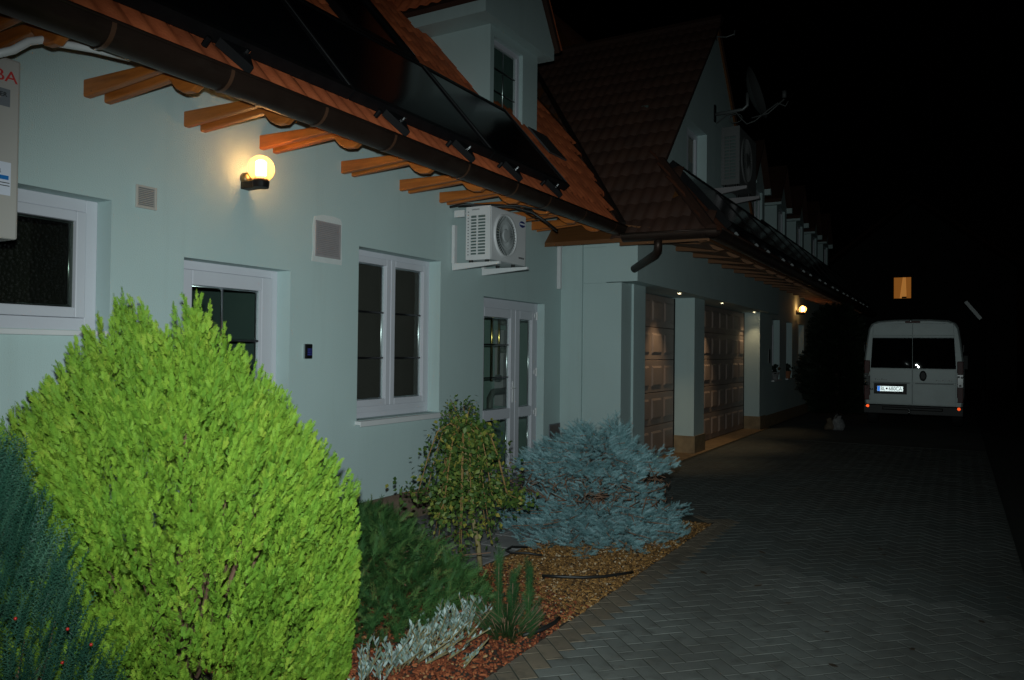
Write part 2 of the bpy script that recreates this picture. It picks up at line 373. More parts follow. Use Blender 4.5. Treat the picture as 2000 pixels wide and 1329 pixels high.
bricks = []
U = 0.1; c45 = math.cos(R(45))
for a in range(-40, 320):
    for b in range(-80, 80):
        bx, by = a - 2 * b, a + 2 * b
        for w_, h_, ox, oy in ((2, 1, 0, 0), (1, 2, 0, 1)):
            cx, cy = (bx + ox + w_ / 2) * U, (by + oy + h_ / 2) * U
            wx, wy = 3.0 + (cx - cy) * c45, 2.0 + (cx + cy) * c45
            if wy < 2.4 or wy > 15.5 or wx > 5.05: continue
            if wx < (2.45 if wy < 7.5 else 0.95): continue
            if math.hypot(wx - 4.5, wy) < 2.0: continue
            bricks.append((wy + abs(wx - 3.2) * .3, wx, wy, w_, h_))
bricks.sort()
def in_frame(wx, wy):
    v = Vector((wx, wy, 0)) - CAM; d = v.dot(fw)
    if d < 0.5: return False
    px = 1000 + 1518.9 * v.dot(rx) / d; py = 664.5 - 1518.9 * v.dot(ux) / d
    return -40 < px < 2040 and py < 1390
pav_proto = {}
field = MB(); field_t = MB(); npav = 0
GAP = 0.0042
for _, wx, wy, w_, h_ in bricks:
    hw, hh = w_ * U / 2 - GAP, h_ * U / 2 - GAP
    rot = lambda p, q: (wx + (p - q) * c45, wy + (p + q) * c45)
    corners = [rot(-hw, -hh), rot(hw, -hh), rot(hw, hh), rot(-hw, hh)]
    lim0 = 2.5 if wy < 7.45 else 0.96
    pc = clip(corners, lim0, 4.93)
    if len(pc) < 3: continue
    ar = abs(sum(pc[i][0] * pc[(i + 1) % len(pc)][1] - pc[(i + 1) % len(pc)][0] * pc[i][1] for i in range(len(pc)))) / 2
    if ar < 0.0015: continue
    cxm = sum(p[0] for p in pc) / len(pc)
    edge = wx < 2.675 and wy < 7.6
    m = paver_tan if edge else paver_m
    dz = random.uniform(-0.0012, 0.0012)
    def paver_mesh(mb, pts, z):
        n = len(pts); mx = sum(p[0] for p in pts) / n; my = sum(p[1] for p in pts) / n
        ins = []
        for p in pts:
            d = math.hypot(p[0] - mx, p[1] - my); k = max(0.5, 1 - 0.004 / d); ins.append((mx + (p[0] - mx) * k, my + (p[1] - my) * k, z + 0.0004))
        low = [(p[0], p[1], z) for p in pts]; bot = [(p[0], p[1], -0.008) for p in pts]
        mb.add(ins + low + bot, [tuple(range(n))] + [(n + i, n + (i + 1) % n, (i + 1) % n, i) for i in range(n)] + [(2 * n + i, 2 * n + (i + 1) % n, n + (i + 1) % n, n + i) for i in range(n)])
    if npav < 300 and in_frame(wx, wy):
        whole = len(pc) == 4 and abs(ar - 4 * hw * hh) < 1e-5
        if whole:
            key = (w_, m.name)
            if key not in pav_proto:
                mb = MB(); paver_mesh(mb, [(p[0] - wx, p[1] - wy) for p in pc], 0)
                o = mb.build('paver', m, drive); pav_proto[key] = o
            else:
                o = pav_proto[key].copy(); COL.objects.link(o)
            o.location = (wx, wy, dz); o.rotation_euler = (random.uniform(-.004, .004), random.uniform(-.004, .004), 0)
        else:
            mb = MB(); paver_mesh(mb, [(p[0] - wx, p[1] - wy) for p in pc], 0)
            o = mb.build('paver', m, drive); o.location = (wx, wy, dz)
        npav += 1
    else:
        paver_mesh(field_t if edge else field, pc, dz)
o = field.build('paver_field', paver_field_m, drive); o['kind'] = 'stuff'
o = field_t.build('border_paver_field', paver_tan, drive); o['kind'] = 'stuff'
# beyond the last pavers one sheet carries on to the van
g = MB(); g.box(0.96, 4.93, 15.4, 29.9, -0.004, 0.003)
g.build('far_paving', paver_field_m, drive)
# grey slabs in front of the glazed door
k = 0
for i in range(4):
    for j in range(12):
        x0, y0 = 0.02 + i * 0.355, 4.76 + j * 0.36
        if y0 > 8.9: continue
        g = MB(); z = random.uniform(0.010, 0.013); g.box(x0, x0 + 0.345, y0, y0 + 0.35, -0.001, z)
        g.build('slab', slab_m, drive, bevel=0.004, seg=1)
# sandstone strip under the garage doors
g = MB(); g.box(0.45, 0.94, 9.2, 17.6, -0.004, 0.012)
g.build('garage_threshold', stone, drive)

# bark mulch chips
chip = [(-.5, -.5, 0), (.5, -.4, 0), (.45, .5, 0.1), (-.4, .5, 0), (-.3, -.3, .5), (.35, -.25, .45), (.3, .3, .5), (-.25, .35, .4)]
chipf = [(4, 5, 6), (4, 6, 7), (0, 1, 5), (0, 5, 4), (1, 2, 6), (1, 6, 5), (2, 3, 7), (2, 7, 6), (3, 0, 4), (3, 4, 7)]
def chips(name, m, n, fn):
    P = []
    while len(P) < n:
        p = fn()
        if p: P.append((p[0], p[1], random.uniform(-0.004, 0.008)))
    zd = np.stack([RNG.normal(0, .35, n), RNG.normal(0, .35, n), np.ones(n)], 1)
    sc = np.stack([RNG.uniform(.008, .020, n) + .045 * RNG.random(n) ** 5, RNG.uniform(.007, .018, n), RNG.uniform(.006, .02, n)], 1)
    rot = frames(zd)
    tvv = np.asarray(chip)
    # scale in local axes first
    rot = rot * sc[:, None, :]
    return scatter(name, tvv, chipf, m, P, rot, np.ones((n, 1)), RNG.uniform(0, 1, n), kind='stuff')
def tanreg():
    x, y = random.uniform(1.3, 2.5), random.uniform(3.9, 7.3)
    if x < 1.45 and y > 4.75: return None
    lim = 4.25 + (2.5 - x) * .75
    return (x, y) if y > lim + random.gauss(0, .16) else None
def redreg():
    x, y = random.uniform(0.5, 2.5), random.uniform(2.6, 5.2)
    if x < 1.45 and y > 4.75: return None
    lim = 4.25 + (2.5 - x) * .75
    return (x, y) if y < lim + random.gauss(0, .16) else None
o = chips('tan_bark_chips', tan_mulch, 14000, tanreg); tag(o, 'tan bark chips covering the bed below the blue spruce', 'mulch')
o = chips('red_bark_chips', red_mulch, 17000, redreg); tag(o, 'red bark chips at the front tip of the planting bed', 'mulch')

# ------------------------------------------------------------------ house with the long eave
SL = 1.15
ZN = lambda x: 3.13 + (0.97 - x) * SL           # near roof plane
ZG = lambda x: 2.97 + (2.10 - x) * SL           # garage roof plane facing the drive
ZA = lambda y: 2.97 + (y - 8.65) * 1.05         # hip end / gable slope facing the camera
house = thing('house', (0, 3, 0), 'long pale mint house with rafters under an orange tiled eave', 'house')
H1 = (1.55, 2.90, 1.70, 2.50); H2 = (3.42, 4.38, 0.02, 2.21); H3 = (5.17, 6.40, 0.99, 2.50); H4 = (7.22, 8.67, 0.12, 2.205)
w = MB()
wall_holes(w, [(-4, 0), (9.15, 0), (9.15, 4.1), (-4, 4.1)], [H1, H2, H3, H4], lambda a, b: (0, a, b), (-0.15, 0, 0))
w.box(-8.0, -0.3, -4.0, -3.75, 0, 4.1)
wall = w.build('wall', stucco, house)
for y0, y1 in ((-4, 3.42), (4.38, 7.22), (8.67, 9.13)): p = MB(); p.box(-0.06, 0.022, y0, y1, 0.0, 0.272); p.build('plinth', plinth_m, house)
p = MB(); p.box(-0.12, 0.10, 7.2, 8.7, 0.0, 0.115); p.build('door_step', slab_m, house, bevel=0.006)

def pane(parent, x, y0, y1, z0, z1, m=glass):
    mb = MB(); mb.box(x - 0.004, x, y0, y1, z0, z1); return mb.build('pane', m, parent)
def spacer(parent, x, y0, y1, z0, z1, both=True):
    mb = MB()
    for yy in ((y0 + 0.008, y1 - 0.016) if both else (y1 - 0.016,)): mb.tube([(x - 0.014, yy, z0), (x - 0.014, yy, z1)], 0.009, 14)
    for zz in (z0 + 0.008, z1 - 0.008): mb.tube([(x - 0.012, y0, zz), (x - 0.012, y1, zz)], 0.006, 8)
    return mb.build('glazing_spacer', alu, parent, smooth=True)
def bar_h(parent, x, y0, y1, z): mb = MB(); mb.tube([(x - 0.02, y0, z), (x - 0.02, y1, z)], 0.009, 8); return mb.build('glazing_bar', steel_dark, parent, smooth=True)
def bar_v(parent, x, z0, z1, y): mb = MB(); mb.tube([(x - 0.02, y, z0), (x - 0.02, y, z1)], 0.009, 8); return mb.build('glazing_bar', alu, parent, smooth=True)
steel_dark = mat('dark_glazing_bar', (0.05, 0.05, 0.055), None, rough=0.3, metal=0.9)
def sash(parent, x, y0, y1, z0, z1, w=0.068):
    mb = MB(); mb.frame(x - 0.05, x + 0.014, y0, y1, z0, z1, w)
    return mb.build('sash', pvc, parent, bevel=0.006)

def win_frame(name, hole, x, w=0.06, extra_top=0.0, parent=house):
    mb = MB(); y0, y1, z0, z1 = hole
    mb.box(x - 0.07, x, y0, y0 + w, z0, z1); mb.box(x - 0.07, x, y1 - w, y1, z0, z1)
    mb.box(x - 0.07, x, y0 + w, y1 - w, z0, z0 + w); mb.box(x - 0.07, x, y0 + w, y1 - w, z1 - w - extra_top, z1)
    return mb.build(name, pvc, parent, bevel=0.004)
X = -0.14
# obscure bathroom window
f1 = win_frame('window', H1, X, 0.075); f1['label'] = 'small window with dark textured glass'
sash(f1, X, H1[0] + .077, H1[1] - .077, H1[2] + .077, H1[3] - .077, 0.062)
pane(f1, X - .02, H1[0] + .135, H1[1] - .135, H1[2] + .135, H1[3] - .135, glass_obscure)
spacer(f1, X - .02, H1[0] + .14, H1[1] - .14, H1[2] + .14, H1[3] - .14)
mb = MB(); mb.box(-0.14, 0.05, H1[0] - .02, H1[1] - .004, H1[2] - .035, H1[2] - .004); mb.build('sill', whitepaint, f1, bevel=0.004)
# door with cross bars
d1 = win_frame('door', H2, X, 0.06); d1['label'] = 'white door with one large dark pane'
sash(d1, X, H2[0] + .062, H2[1] - .062, H2[2] + .03, H2[3] - .062, 0.105)
pane(d1, X - .02, H2[0] + .165, H2[1] - .165, .32, H2[3] - .165); spacer(d1, X - .02, H2[0] + .165, H2[1] - .165, .32, H2[3] - .165)
bar_v(d1, X - .005, .32, H2[3] - .165, 3.87); bar_h(d1, X - .005, H2[0] + .165, H2[1] - .165, 1.66); bar_h(d1, X - .005, H2[0] + .165, H2[1] - .165, 1.2)
mb = MB(); mb.box(X, X + .02, 3.505, 3.535, .98, 1.2); mb.tube([(X + .01, 3.52, 1.1), (X + .05, 3.52, 1.1), (X + .05, 3.63, 1.1)], 0.009, 8); mb.build('handle', whitepaint, d1)
# two-light window
f3 = win_frame('window', H3, X, 0.05); f3['label'] = 'two-light window with thin bars and a brown blind behind'
mid = 5.775
for a, b in ((H3[0] + .05, mid - .004), (mid + .004, H3[1] - .05)):
    sash(f3, X, a, b, H3[2] + .10, H3[3] - .05, 0.062)
    ya, yb, za, zb = a + .06, b - .06, H3[2] + .16, H3[3] - .11
    pane(f3, X - .02, ya, yb, za, zb); spacer(f3, X - .02, ya, yb, za, zb)
    bar_h(f3, X - .005, ya, yb, 1.95); bar_h(f3, X - .005, ya, yb, 1.53)
mb = MB(); mb.box(X - .07, X + .002, H3[0] + .05, H3[1] - .05, H3[2] + .05, H3[2] + .099); mb.build('bottom_rail', pvc, f3)
mb = MB(); mb.box(-0.14, 0.055, H3[0] - .02, H3[1] + .03, H3[2] - .035, H3[2] - .004); mb.box(0.055, 0.063, H3[0] - .02, H3[1] + .03, H3[2] - .05, H3[2] - .004); mb.build('sill', whitepaint, f3, bevel=0.003)
mb = MB(); mb.box(X - .13, X - .12, H3[0], H3[1], H3[2], H3[3]); mb.build('blind', blind_m, f3)
# glazed double door of the boiler room
XD = -0.10
d2 = win_frame('double_door', H4, XD, 0.055, 0.05); d2['label'] = 'glazed double door with pipes visible behind'
for a, b, hd in ((H4[0] + .055, 8.085, True), (8.091, H4[1] - .055, False)):
    wq = 0.105
    lf = MB(); z0, z1 = H4[2] + .04, H4[3] - .105
    lf.box(XD - .05, XD + .012, a, a + wq, z0, z1); lf.box(XD - .05, XD + .012, b - wq, b, z0, z1)
    for q0, q1 in ((z0, z0 + .10), (.815, .935), (z1 - wq, z1)): lf.box(XD - .05, XD + .012, a + wq, b - wq, q0, q1)
    lf.build('door_leaf', pvc, d2, bevel=0.006)
    for za, zb in ((z0 + .10, .815), (.935, z1 - wq)):
        pane(d2, XD - .02, a + wq, b - wq, za, zb); spacer(d2, XD - .02, a + wq, b - wq, za, zb)
    if hd:
        for zz in (1.30, 1.68): bar_h(d2, XD - .005, a + wq, b - wq, zz)
mb = MB(); mb.box(XD + .012, XD + .022, 8.02, 8.05, 1.0, 1.25); mb.tube([(XD + .02, 8.035, 1.17), (XD + .06, 8.035, 1.17), (XD + .06, 7.93, 1.17)], .009, 8); mb.build('handle', whitepaint, d2)
for zz in (.16, .8, 1.3, 2.0):
    mb = MB(); mb.tube([(XD + .02, 8.615, zz), (XD + .02, 8.615, zz + .10)], .012, 8); mb.box(XD + .0, XD + .022, 8.56, 8.60, zz + .03, zz + .08); mb.build('hinge', whitepaint, d2)
# rooms behind the glass
def room(name, y0, y1, z0, z1, depth, m, xw=-0.24):
    mb = MB(); x1 = xw - depth
    mb.poly([(x1, y0, z0), (x1, y1, z0), (x1, y1, z1), (x1, y0, z1)])
    mb.poly([(xw, y0, z0), (x1, y0, z0), (x1, y0, z1), (xw, y0, z1)]); mb.poly([(xw, y1, z0), (xw, y1, z1), (x1, y1, z1), (x1, y1, z0)])
    mb.poly([(xw, y0, z0), (xw, y1, z0), (x1, y1, z0), (x1, y0, z0)]); mb.poly([(xw, y0, z1), (x1, y0, z1), (x1, y1, z1), (xw, y1, z1)])
    mb.build(name, m, house)
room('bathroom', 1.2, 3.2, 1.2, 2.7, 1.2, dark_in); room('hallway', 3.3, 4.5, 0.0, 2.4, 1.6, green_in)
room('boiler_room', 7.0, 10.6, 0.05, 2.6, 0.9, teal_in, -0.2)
pw = thing('boiler_pipework', (-0.9, 9.0, 0.3), 'brass and grey pipework on the teal wall behind the glazed double door', 'pipework')
for yy in (8.93, 9.12): mb = MB(); mb.tube([(-.93, yy, 1.20), (-.93, yy, 2.4)], .020, 10); mb.build('brass_pipe', brass, pw, smooth=True)
for zz in (2.0, 1.62): mb = MB(); mb.tube([(-.92, 9.16, zz), (-.92, 9.34, zz), (-.92, 9.42, zz - .06), (-.92, 9.42, zz - .26)], .036, 10); mb.build('lagged_pipe', darkpipe, pw, smooth=True)
mb = MB(); mb.tube([(-.9, 8.85, .62), (-.9, 8.85, .98), (-.9, 8.93, 1.06), (-.9, 9.55, 1.06)], .045, 10); mb.build('lagged_pipe', darkpipe, pw, smooth=True)
mb = MB(); mb.tube([(-.92, 8.75, .74), (-.92, 9.7, .74)], .03, 10); mb.build('lagged_pipe', darkpipe, pw, smooth=True)
for zz, yy in ((.74, 9.1), (1.06, 9.3), (1.24, 9.03)): mb = MB(); mb.lathe([(0, -.03), (.05, -.03), (.05, .03), (0, .03)], (-.88, yy, zz), (1, 0, 0), 14); mb.build('valve', grey_rail, pw)
mb = MB(); mb.box(-1.09, -.99, 8.62, 8.80, 1.45, 2.0); mb.build('control_box', ink_grey, pw)
mb = MB(); mb.box(-1.09, -.95, 9.28, 9.52, .85, 1.9); mb.build('meter_cabinet', greyplas, pw)
# roof
def tile_template():
    us = np.linspace(0, 0.3, 13); vs = []; fs = []
    hgt = lambda u: 0.024 * (0.5 - 0.5 * math.cos(2 * math.pi * u / 0.15)) ** 1.2
    for v_, n_ in ((0.0, 0.0), (0.0, 0.018), (0.40, 0.006)):
        for u_ in us: vs.append((u_, v_, hgt(u_) + n_))
    m = len(us)
    for r_ in range(2):
        for i in range(m - 1):
            a = r_ * m + i; fs += [(a, a + 1, a + m + 1), (a, a + m + 1, a + m)]
    return vs, fs
TV, TF = tile_template()
def slab(mb, pts, t=0.05):
    """roof board: polygon pts (top face), given thickness straight down"""
    mb.prism(pts, (0, 0, -t))
roofmb = MB()
roofmb.cur = 0
slab(roofmb, [(0.955, -4.2, ZN(.955) - .02), (0.955, 10.6, ZN(.955) - .02), (-4, 10.6, ZN(-4) - .02), (-4, -4.2, ZN(-4) - .02)], 0.04)
slab(roofmb, [(-4, -4.2, ZN(-4) - .02), (-4, 10.6, ZN(-4) - .02), (-8.8, 10.6, 3.1), (-8.8, -4.2, 3.1)], 0.04)
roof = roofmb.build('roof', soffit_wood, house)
vdir = Vector((-1, 0, SL)).normalized(); udir = Vector((0, 1, 0)); ndir = udir.cross(vdir) * 1.0
if ndir.z < 0: ndir = -ndir
def mat3(u_, v_, n_): return Matrix(((u_.x, v_.x, n_.x), (u_.y, v_.y, n_.y), (u_.z, v_.z, n_.z)))
valley_y = lambda x: 8.65 + (ZN(x) - 2.97) / 1.05
me = bpy.data.meshes.new('tile'); me.from_pydata(TV, [], TF); me.materials.append(tile_m); me.update()
me.polygons.foreach_set('use_smooth', [True] * len(me.polygons))
Rm = mat3(udir, vdir, ndir).to_4x4()
tp = []; rest = []
EXP = 0.33
for r_ in range(17):
    for c_ in range(46):
        y = -3.6 + c_ * 0.3
        P = Vector((1.0, y, ZN(1.0) + 0.0)) + vdir * (r_ * EXP)
        if y + 0.15 > valley_y(P.x) - 0.02: continue
        vis = (r_ <= 3 and 1.4 < y < 9.6) or (4 <= r_ <= 12 and 4.6 < y)
        (tp if vis and len(tp) < 298 else rest).append(P)
for P in tp:
    o = bpy.data.objects.new('tile', me); COL.objects.link(o); o.parent = roof
    jit = Matrix.Rotation(random.uniform(-.012, .012), 4, 'Z') @ Matrix.Rotation(random.uniform(-.012, .012), 4, 'X')
    o.matrix_local = Matrix.Translation(P - origin(roof)) @ Rm @ jit
def tile_field(name, pts, Rt, m, parent):
    n = len(pts)
    if not n: return
    rot = np.repeat(np.array(Rt.to_3x3())[None], n, 0)
    return scatter(name, TV, TF, m, [tuple(p) for p in pts], rot, np.ones((n, 1)), RNG.uniform(0, 1, n), parent, kind='stuff')
tile_field('tile_field', rest, Rm, tile_m, roof)
# verge and valley metal
mb = MB()
va = [Vector((x, valley_y(x), ZN(x) + .05)) for x in (1.0, 0.0, -1.5, -3.0)]
mb.tube(va, 0.045, 6); mb.build('valley_flashing', valley_m, roof)

# rafter tails under the eave: doubled planks
def rafter(y, scroll):
    t = 0.05; z0, z1 = 3.08, 3.19
    if scroll: pts = [(-.05, z0), (.60, z0 + .045), (.66, z0 - .015), (.72, z0 - .045), (.80, z0 - .05), (.86, z0 - .015), (.93, z0 + .05), (.93, z1 - .02), (-.05, z1)]
    else: pts = [(-.05, z0), (.80, z0 + .05), (.94, z0 + .06), (.94, z1 - .02), (-.05, z1)]
    m = MB(); m.prism([(x, y, z) for x, z in pts], (0, t, 0))
    return m.build('rafter', wood, house, bevel=0.010, seg=2)
for y in (1.95, 2.71, 3.40, 4.05, 4.93, 5.72, 6.36, 7.0, 7.65, 8.3):
    rafter(y, False); rafter(y + .13, True)
# eave lath board behind the gutter, gutter
mb = MB(); mb.box(.93, .955, -4, 8.75, 3.03, 3.14); mb.build('fascia_board', soffit_wood, house)
def halfround(mb, p0, p1, r, side, t=0.006, n=12):
    """half-round trough along p0->p1, opening upwards"""
    p0, p1 = Vector(p0), Vector(p1); s_ = Vector(side)
    for rr, flip in ((r, False), (r - t, True)):
        vs = []
        for p in (p0, p1):
            for j in range(n + 1):
                a = math.pi * j / n; vs.append(p + s_ * (math.cos(a) * rr) + Vector((0, 0, -math.sin(a) * rr)))
        mb.add(vs, [((j, j + 1, n + 2 + j, n + 1 + j) if not flip else (n + 1 + j, n + 2 + j, j + 1, j)) for j in range(n)])
    for s2 in (1, -1): mb.tube([p0 + s_ * r * s2, p1 + s_ * r * s2], 0.011, 6)
GX, GZ, GR = 1.005, 3.115, 0.105
mb = MB(); halfround(mb, (GX, -4, GZ + .01), (GX, 8.62, GZ - .02), GR, (1, 0, 0)); gut = mb.build('gutter', copper, house, smooth=True)
mb = MB()
for y in (1.5, 2.18, 2.86, 3.58, 4.26, 5.2, 5.99, 6.64, 7.46, 8.3):
    m_ = MB(); n = 12; r0 = GR + .006; vs = []
    zc = GZ + .01 - .03 * (y + 4) / 12.6
    for yy in (y - .012, y + .012):
        for j in range(n + 1):
            a = math.pi * j / n; vs.append((GX + math.cos(a) * r0, yy, zc - math.sin(a) * r0))
    m_.add(vs, [(j, j + 1, n + 2 + j, n + 1 + j) for j in range(n)])
    m_.build('gutter_bracket', copper_seam, gut, smooth=True)

def onroof(x, y, off): return Vector((x, y, ZN(x))) + ndir * off
def roofbox(mb, x0, x1, y0, y1, o0, o1):
    a = [onroof(x, y, o) for o in (o0, o1) for x, y in ((x0, y0), (x0, y1), (x1, y1), (x1, y0))]
    mb.add(a, [(0, 1, 2, 3), (7, 6, 5, 4), (0, 4, 5, 1), (1, 5, 6, 2), (2, 6, 7, 3), (3, 7, 4, 0)])
# dormer on the long roof
DY0, DY1, DX = 7.38, 8.50, -0.05
mb = MB()
wall_holes(mb, [(DY0, 4.0), (DY1, 4.0), (DY1, 5.28), (DY0, 5.28)], [(7.46, 8.13, 4.30, 5.17)], lambda a, b: (DX, a, b), (-.1, 0, 0))
for yy in (DY0, DY1): mb.poly([(DX, yy, 4.0), (DX, yy, 5.28), (-1.5, yy, 5.28), (-1.5, yy, 4.0)])
dorm = mb.build('dormer', stucco, house)
mb = MB(); BY0, BY1, BX = 7.08, 8.72, 0.07
mb.box(-1.6, BX, BY0, BY1, 5.282, 5.42); mb.prism([(BX, BY0, 5.42), (BX, BY1, 5.42), (BX, 7.90, 6.56)], (-1.9, 0, 0))
mb.build('boxed_eave', stucco, dorm)
for sgn in (-1, 1):
    m_ = MB(); e = Vector((0, 7.90 + sgn * 0.87, 5.39)); a = Vector((0, 7.90, 6.62))
    dv = (a - e).normalized(); nn = Vector((0, sgn * dv.z, abs(dv.y)))
    m_.prism([(BX + .05, e.y, e.z), (BX + .05, a.y, a.z), (BX + .05, a.y + nn.y * .06, a.z + nn.z * .06 + .02), (BX + .05, e.y + nn.y * .06, e.z + nn.z * .06)], (-2.9, 0, 0))
    m_.build('dormer_roof', tile_dark, dorm)
    pts = []; Rd = None
    u2 = Vector((1, 0, 0)) * sgn * -1; 
    v2 = dv; n2 = u2.cross(v2)
    if n2.z < 0: u2 = -u2; n2 = u2.cross(v2)
    for r_ in range(5):
        for c_ in range(9):
            x = (BX + .05 - .3 * (c_ + 1)) if u2.x > 0 else (BX + .05 - .3 * c_)
            pts.append(Vector((x, e.y, e.z)) + nn * .085 + v2 * (r_ * .33))
    tile_field('dormer_tiles', pts, mat3(u2, v2, n2).to_4x4(), tile_m, dorm)
mb = MB(); mb.frame(DX - .10, DX - .05, 7.46, 8.13, 4.30, 5.17, .06); mb.build('frame', pvc, dorm, bevel=.004)
pane(dorm, DX - .07, 7.52, 8.07, 4.36, 5.11); bar_v(dorm, DX - .06, 4.36, 5.11, 7.79)
for zz in (4.60, 4.86): bar_h(dorm, DX - .06, 7.52, 8.07, zz)
mb = MB(); mb.box(-.32, -.25, 7.40, 8.48, 4.0, 5.27); mb.build('curtain', net_m, dorm)
mb = MB(); roofbox(mb, DX + .05, DX + .34, 8.10, 8.56, .05, .07); mb.build('lead_apron', lead, dorm)

# roof window, set in the tiles
mb = MB()
for a in ((-.05, -.11, 5.05, 5.97), (-.95, -1.02, 5.05, 5.97), (-.11, -.95, 5.05, 5.12), (-.11, -.95, 5.90, 5.97)): roofbox(mb, *a, .0, .10)
sk = mb.build('roof_window', blackmetal, roof)
mb = MB(); roofbox(mb, -.112, -.948, 5.122, 5.898, .05, .07); mb.build('roof_window_pane', panel_m, roof)
mb = MB(); roofbox(mb, -.10, -.96, 5.955, 5.972, .101, .108); mb.build('roof_window_trim', steel, roof)

# solar collectors above the eave
def roofthing(off): pass
ys = [0.20, 2.12, 4.02, 5.86, 7.40]
names = ['leftmost flat black solar collector above the gutter, cut by the photo edge', 'black solar collector over the wall lamp, second in the row',
         'black solar collector above the vent patch, third in the row', 'rightmost black solar collector, reaching under the dormer window']
XB, XT, OFF = 0.845, 0.04, 0.085
for i in range(4):
    y0, y1 = ys[i] + .008, ys[i + 1] - .008
    t = thing('solar_collector', tuple(onroof(XB, (y0 + y1) / 2, OFF)), names[i], 'solar panel', 'solar collectors on the long roof')
    mb = MB(); roofbox(mb, XB, XB - .035, y0, y1, OFF - .03, OFF + .05); roofbox(mb, XT + .035, XT, y0, y1, OFF - .03, OFF + .05)
    roofbox(mb, XB - .035, XT + .035, y0, y0 + .03, OFF - .03, OFF + .05); roofbox(mb, XB - .035, XT + .035, y1 - .03, y1, OFF - .03, OFF + .05)
    mb.build('panel_frame', blackmetal, t)
    mb = MB(); roofbox(mb, XB - .035, XT + .035, y0 + .03, y1 - .03, OFF, OFF + .042); mb.build('panel_glass', panel_m, t)
    mb = MB(); roofbox(mb, XB - .03, XT + .03, y1 - .022, y1 - .012, OFF + .051, OFF + .056); mb.build('panel_trim', lead, t)
brk = [(3.0, 'under the collector seam left of the lamp'), (4.45, 'below the third collector at its left end'), (5.34, 'below the middle of the third collector'),
       (6.15, 'below the last collector near its left end'), (6.98, 'below the right end of the last collector')]
for y, wh in brk:
    t = thing('mounting_bracket', tuple(onroof(.86, y, .03)), 'black wedge shaped mounting bracket ' + wh, 'bracket', 'black roof brackets under the collectors')
    mb = MB(); a = [onroof(.86, y - .09, .055), onroof(.86, y + .11, .055), onroof(.965, y + .07, .036)]
    mb.prism([tuple(q) for q in a], tuple(ndir * .055)); mb.build('wedge_plate', blackmetal, t)
    mb = MB(); mb.tube([onroof(.88, y - .17, .04), onroof(.88, y - .17, .10)], .018, 8); mb.build('foot', blackmetal, t)
    mb = MB(); q = onroof(.885, y + .08, .115); mb.lathe([(0, -.012), (.014, -.012), (.014, .012), (0, .014)], q, tuple(ndir), 8); mb.build('bolt', steel, t)

# ------------------------------------------------------------------ garage building
gar = thing('garage_building', (1.0, 18, 0), 'mint garage wing with big gable and brown roof beyond the house', 'building')
w = MB()
# return wall: pilaster and recessed field, all facing the camera at y = 9.15
w.box(-0.25, 0.30, 9.13, 9.4, 0, 3.38)
w.box(0.301, 0.83, 9.165, 9.45, 0, 2.49)
w.box(0.301, 1.045, 9.165, 9.45, 2.953, 3.36); w.box(0.301, 0.62, 9.168, 9.45, 2.492, 2.951)
# beam over the garage openings
w.box(0.32, 1.045, 9.451, 18.0, 2.5, 3.70); w.box(0.621, 1.045, 9.152, 9.449, 2.5, 2.951)
# columns
w.box(0.30, 0.83, 9.451, 9.95, 0, 2.498); w.box(0.30, 0.85, 12.24, 12.80, 0, 2.498); w.box(0.30, 0.85, 16.98, 17.5, 0, 2.498)
w.box(0.30, 0.86, 9.52, 9.951, 0.0, 2.497)
w.build('wall', stucco, gar)
w = MB()
HW = [(18.30, 19.15, 1.02, 2.42), (19.95, 20.75, 1.02, 2.42), (21.65, 22.5, 1.02, 2.42)]
wall_holes(w, [(17.501, 0), (27, 0), (27, 3.8), (17.501, 3.8)], HW, lambda a, b: (0.84, a, b), (-.16, 0, 0))
w.poly([(.84, 27, 0), (-7, 27, 0), (-7, 27, 4), (.84, 27, 4)])
w.build('rear_wall', stucco, gar)
for bx in ((-.02, .322, 9.108, 9.129, 0, .285), (.322, .852, 9.14, 9.163, 0, .285), (.831, .872, 9.164, 9.51, 0, .285), (.29, .872, 12.22, 12.239, 0, .285), (.851, .872, 12.239, 12.82, 0, .285),
           (.29, .872, 16.96, 16.979, 0, .285), (.851, .872, 16.979, 17.5, 0, .285), (.842, .862, 17.501, 27, 0, .26)):
    p = MB(); p.box(*bx); p.build('plinth', stone, gar)
for i, h in enumerate(HW):
    f = win_frame('window', h, .84 - .14, .06, parent=gar)
    sash(f, .70, h[0] + .062, h[1] - .062, h[2] + .062, h[3] - .062, .06)
    pane(f, .68, h[0] + .12, h[1] - .12, h[2] + .12, h[3] - .12); spacer(f, .685, h[0] + .12, h[1] - .12, h[2] + .12, h[3] - .12)
    mb = MB(); mb.box(.70, .90, h[0] - .03, h[1] + .03, h[2] - .03, h[2] - .002); mb.build('sill', whitepaint, f)
mb = MB(); mb.box(.1, .3, 18, 23, .9, 2.6); mb.build('dark_room', dark_in, gar)
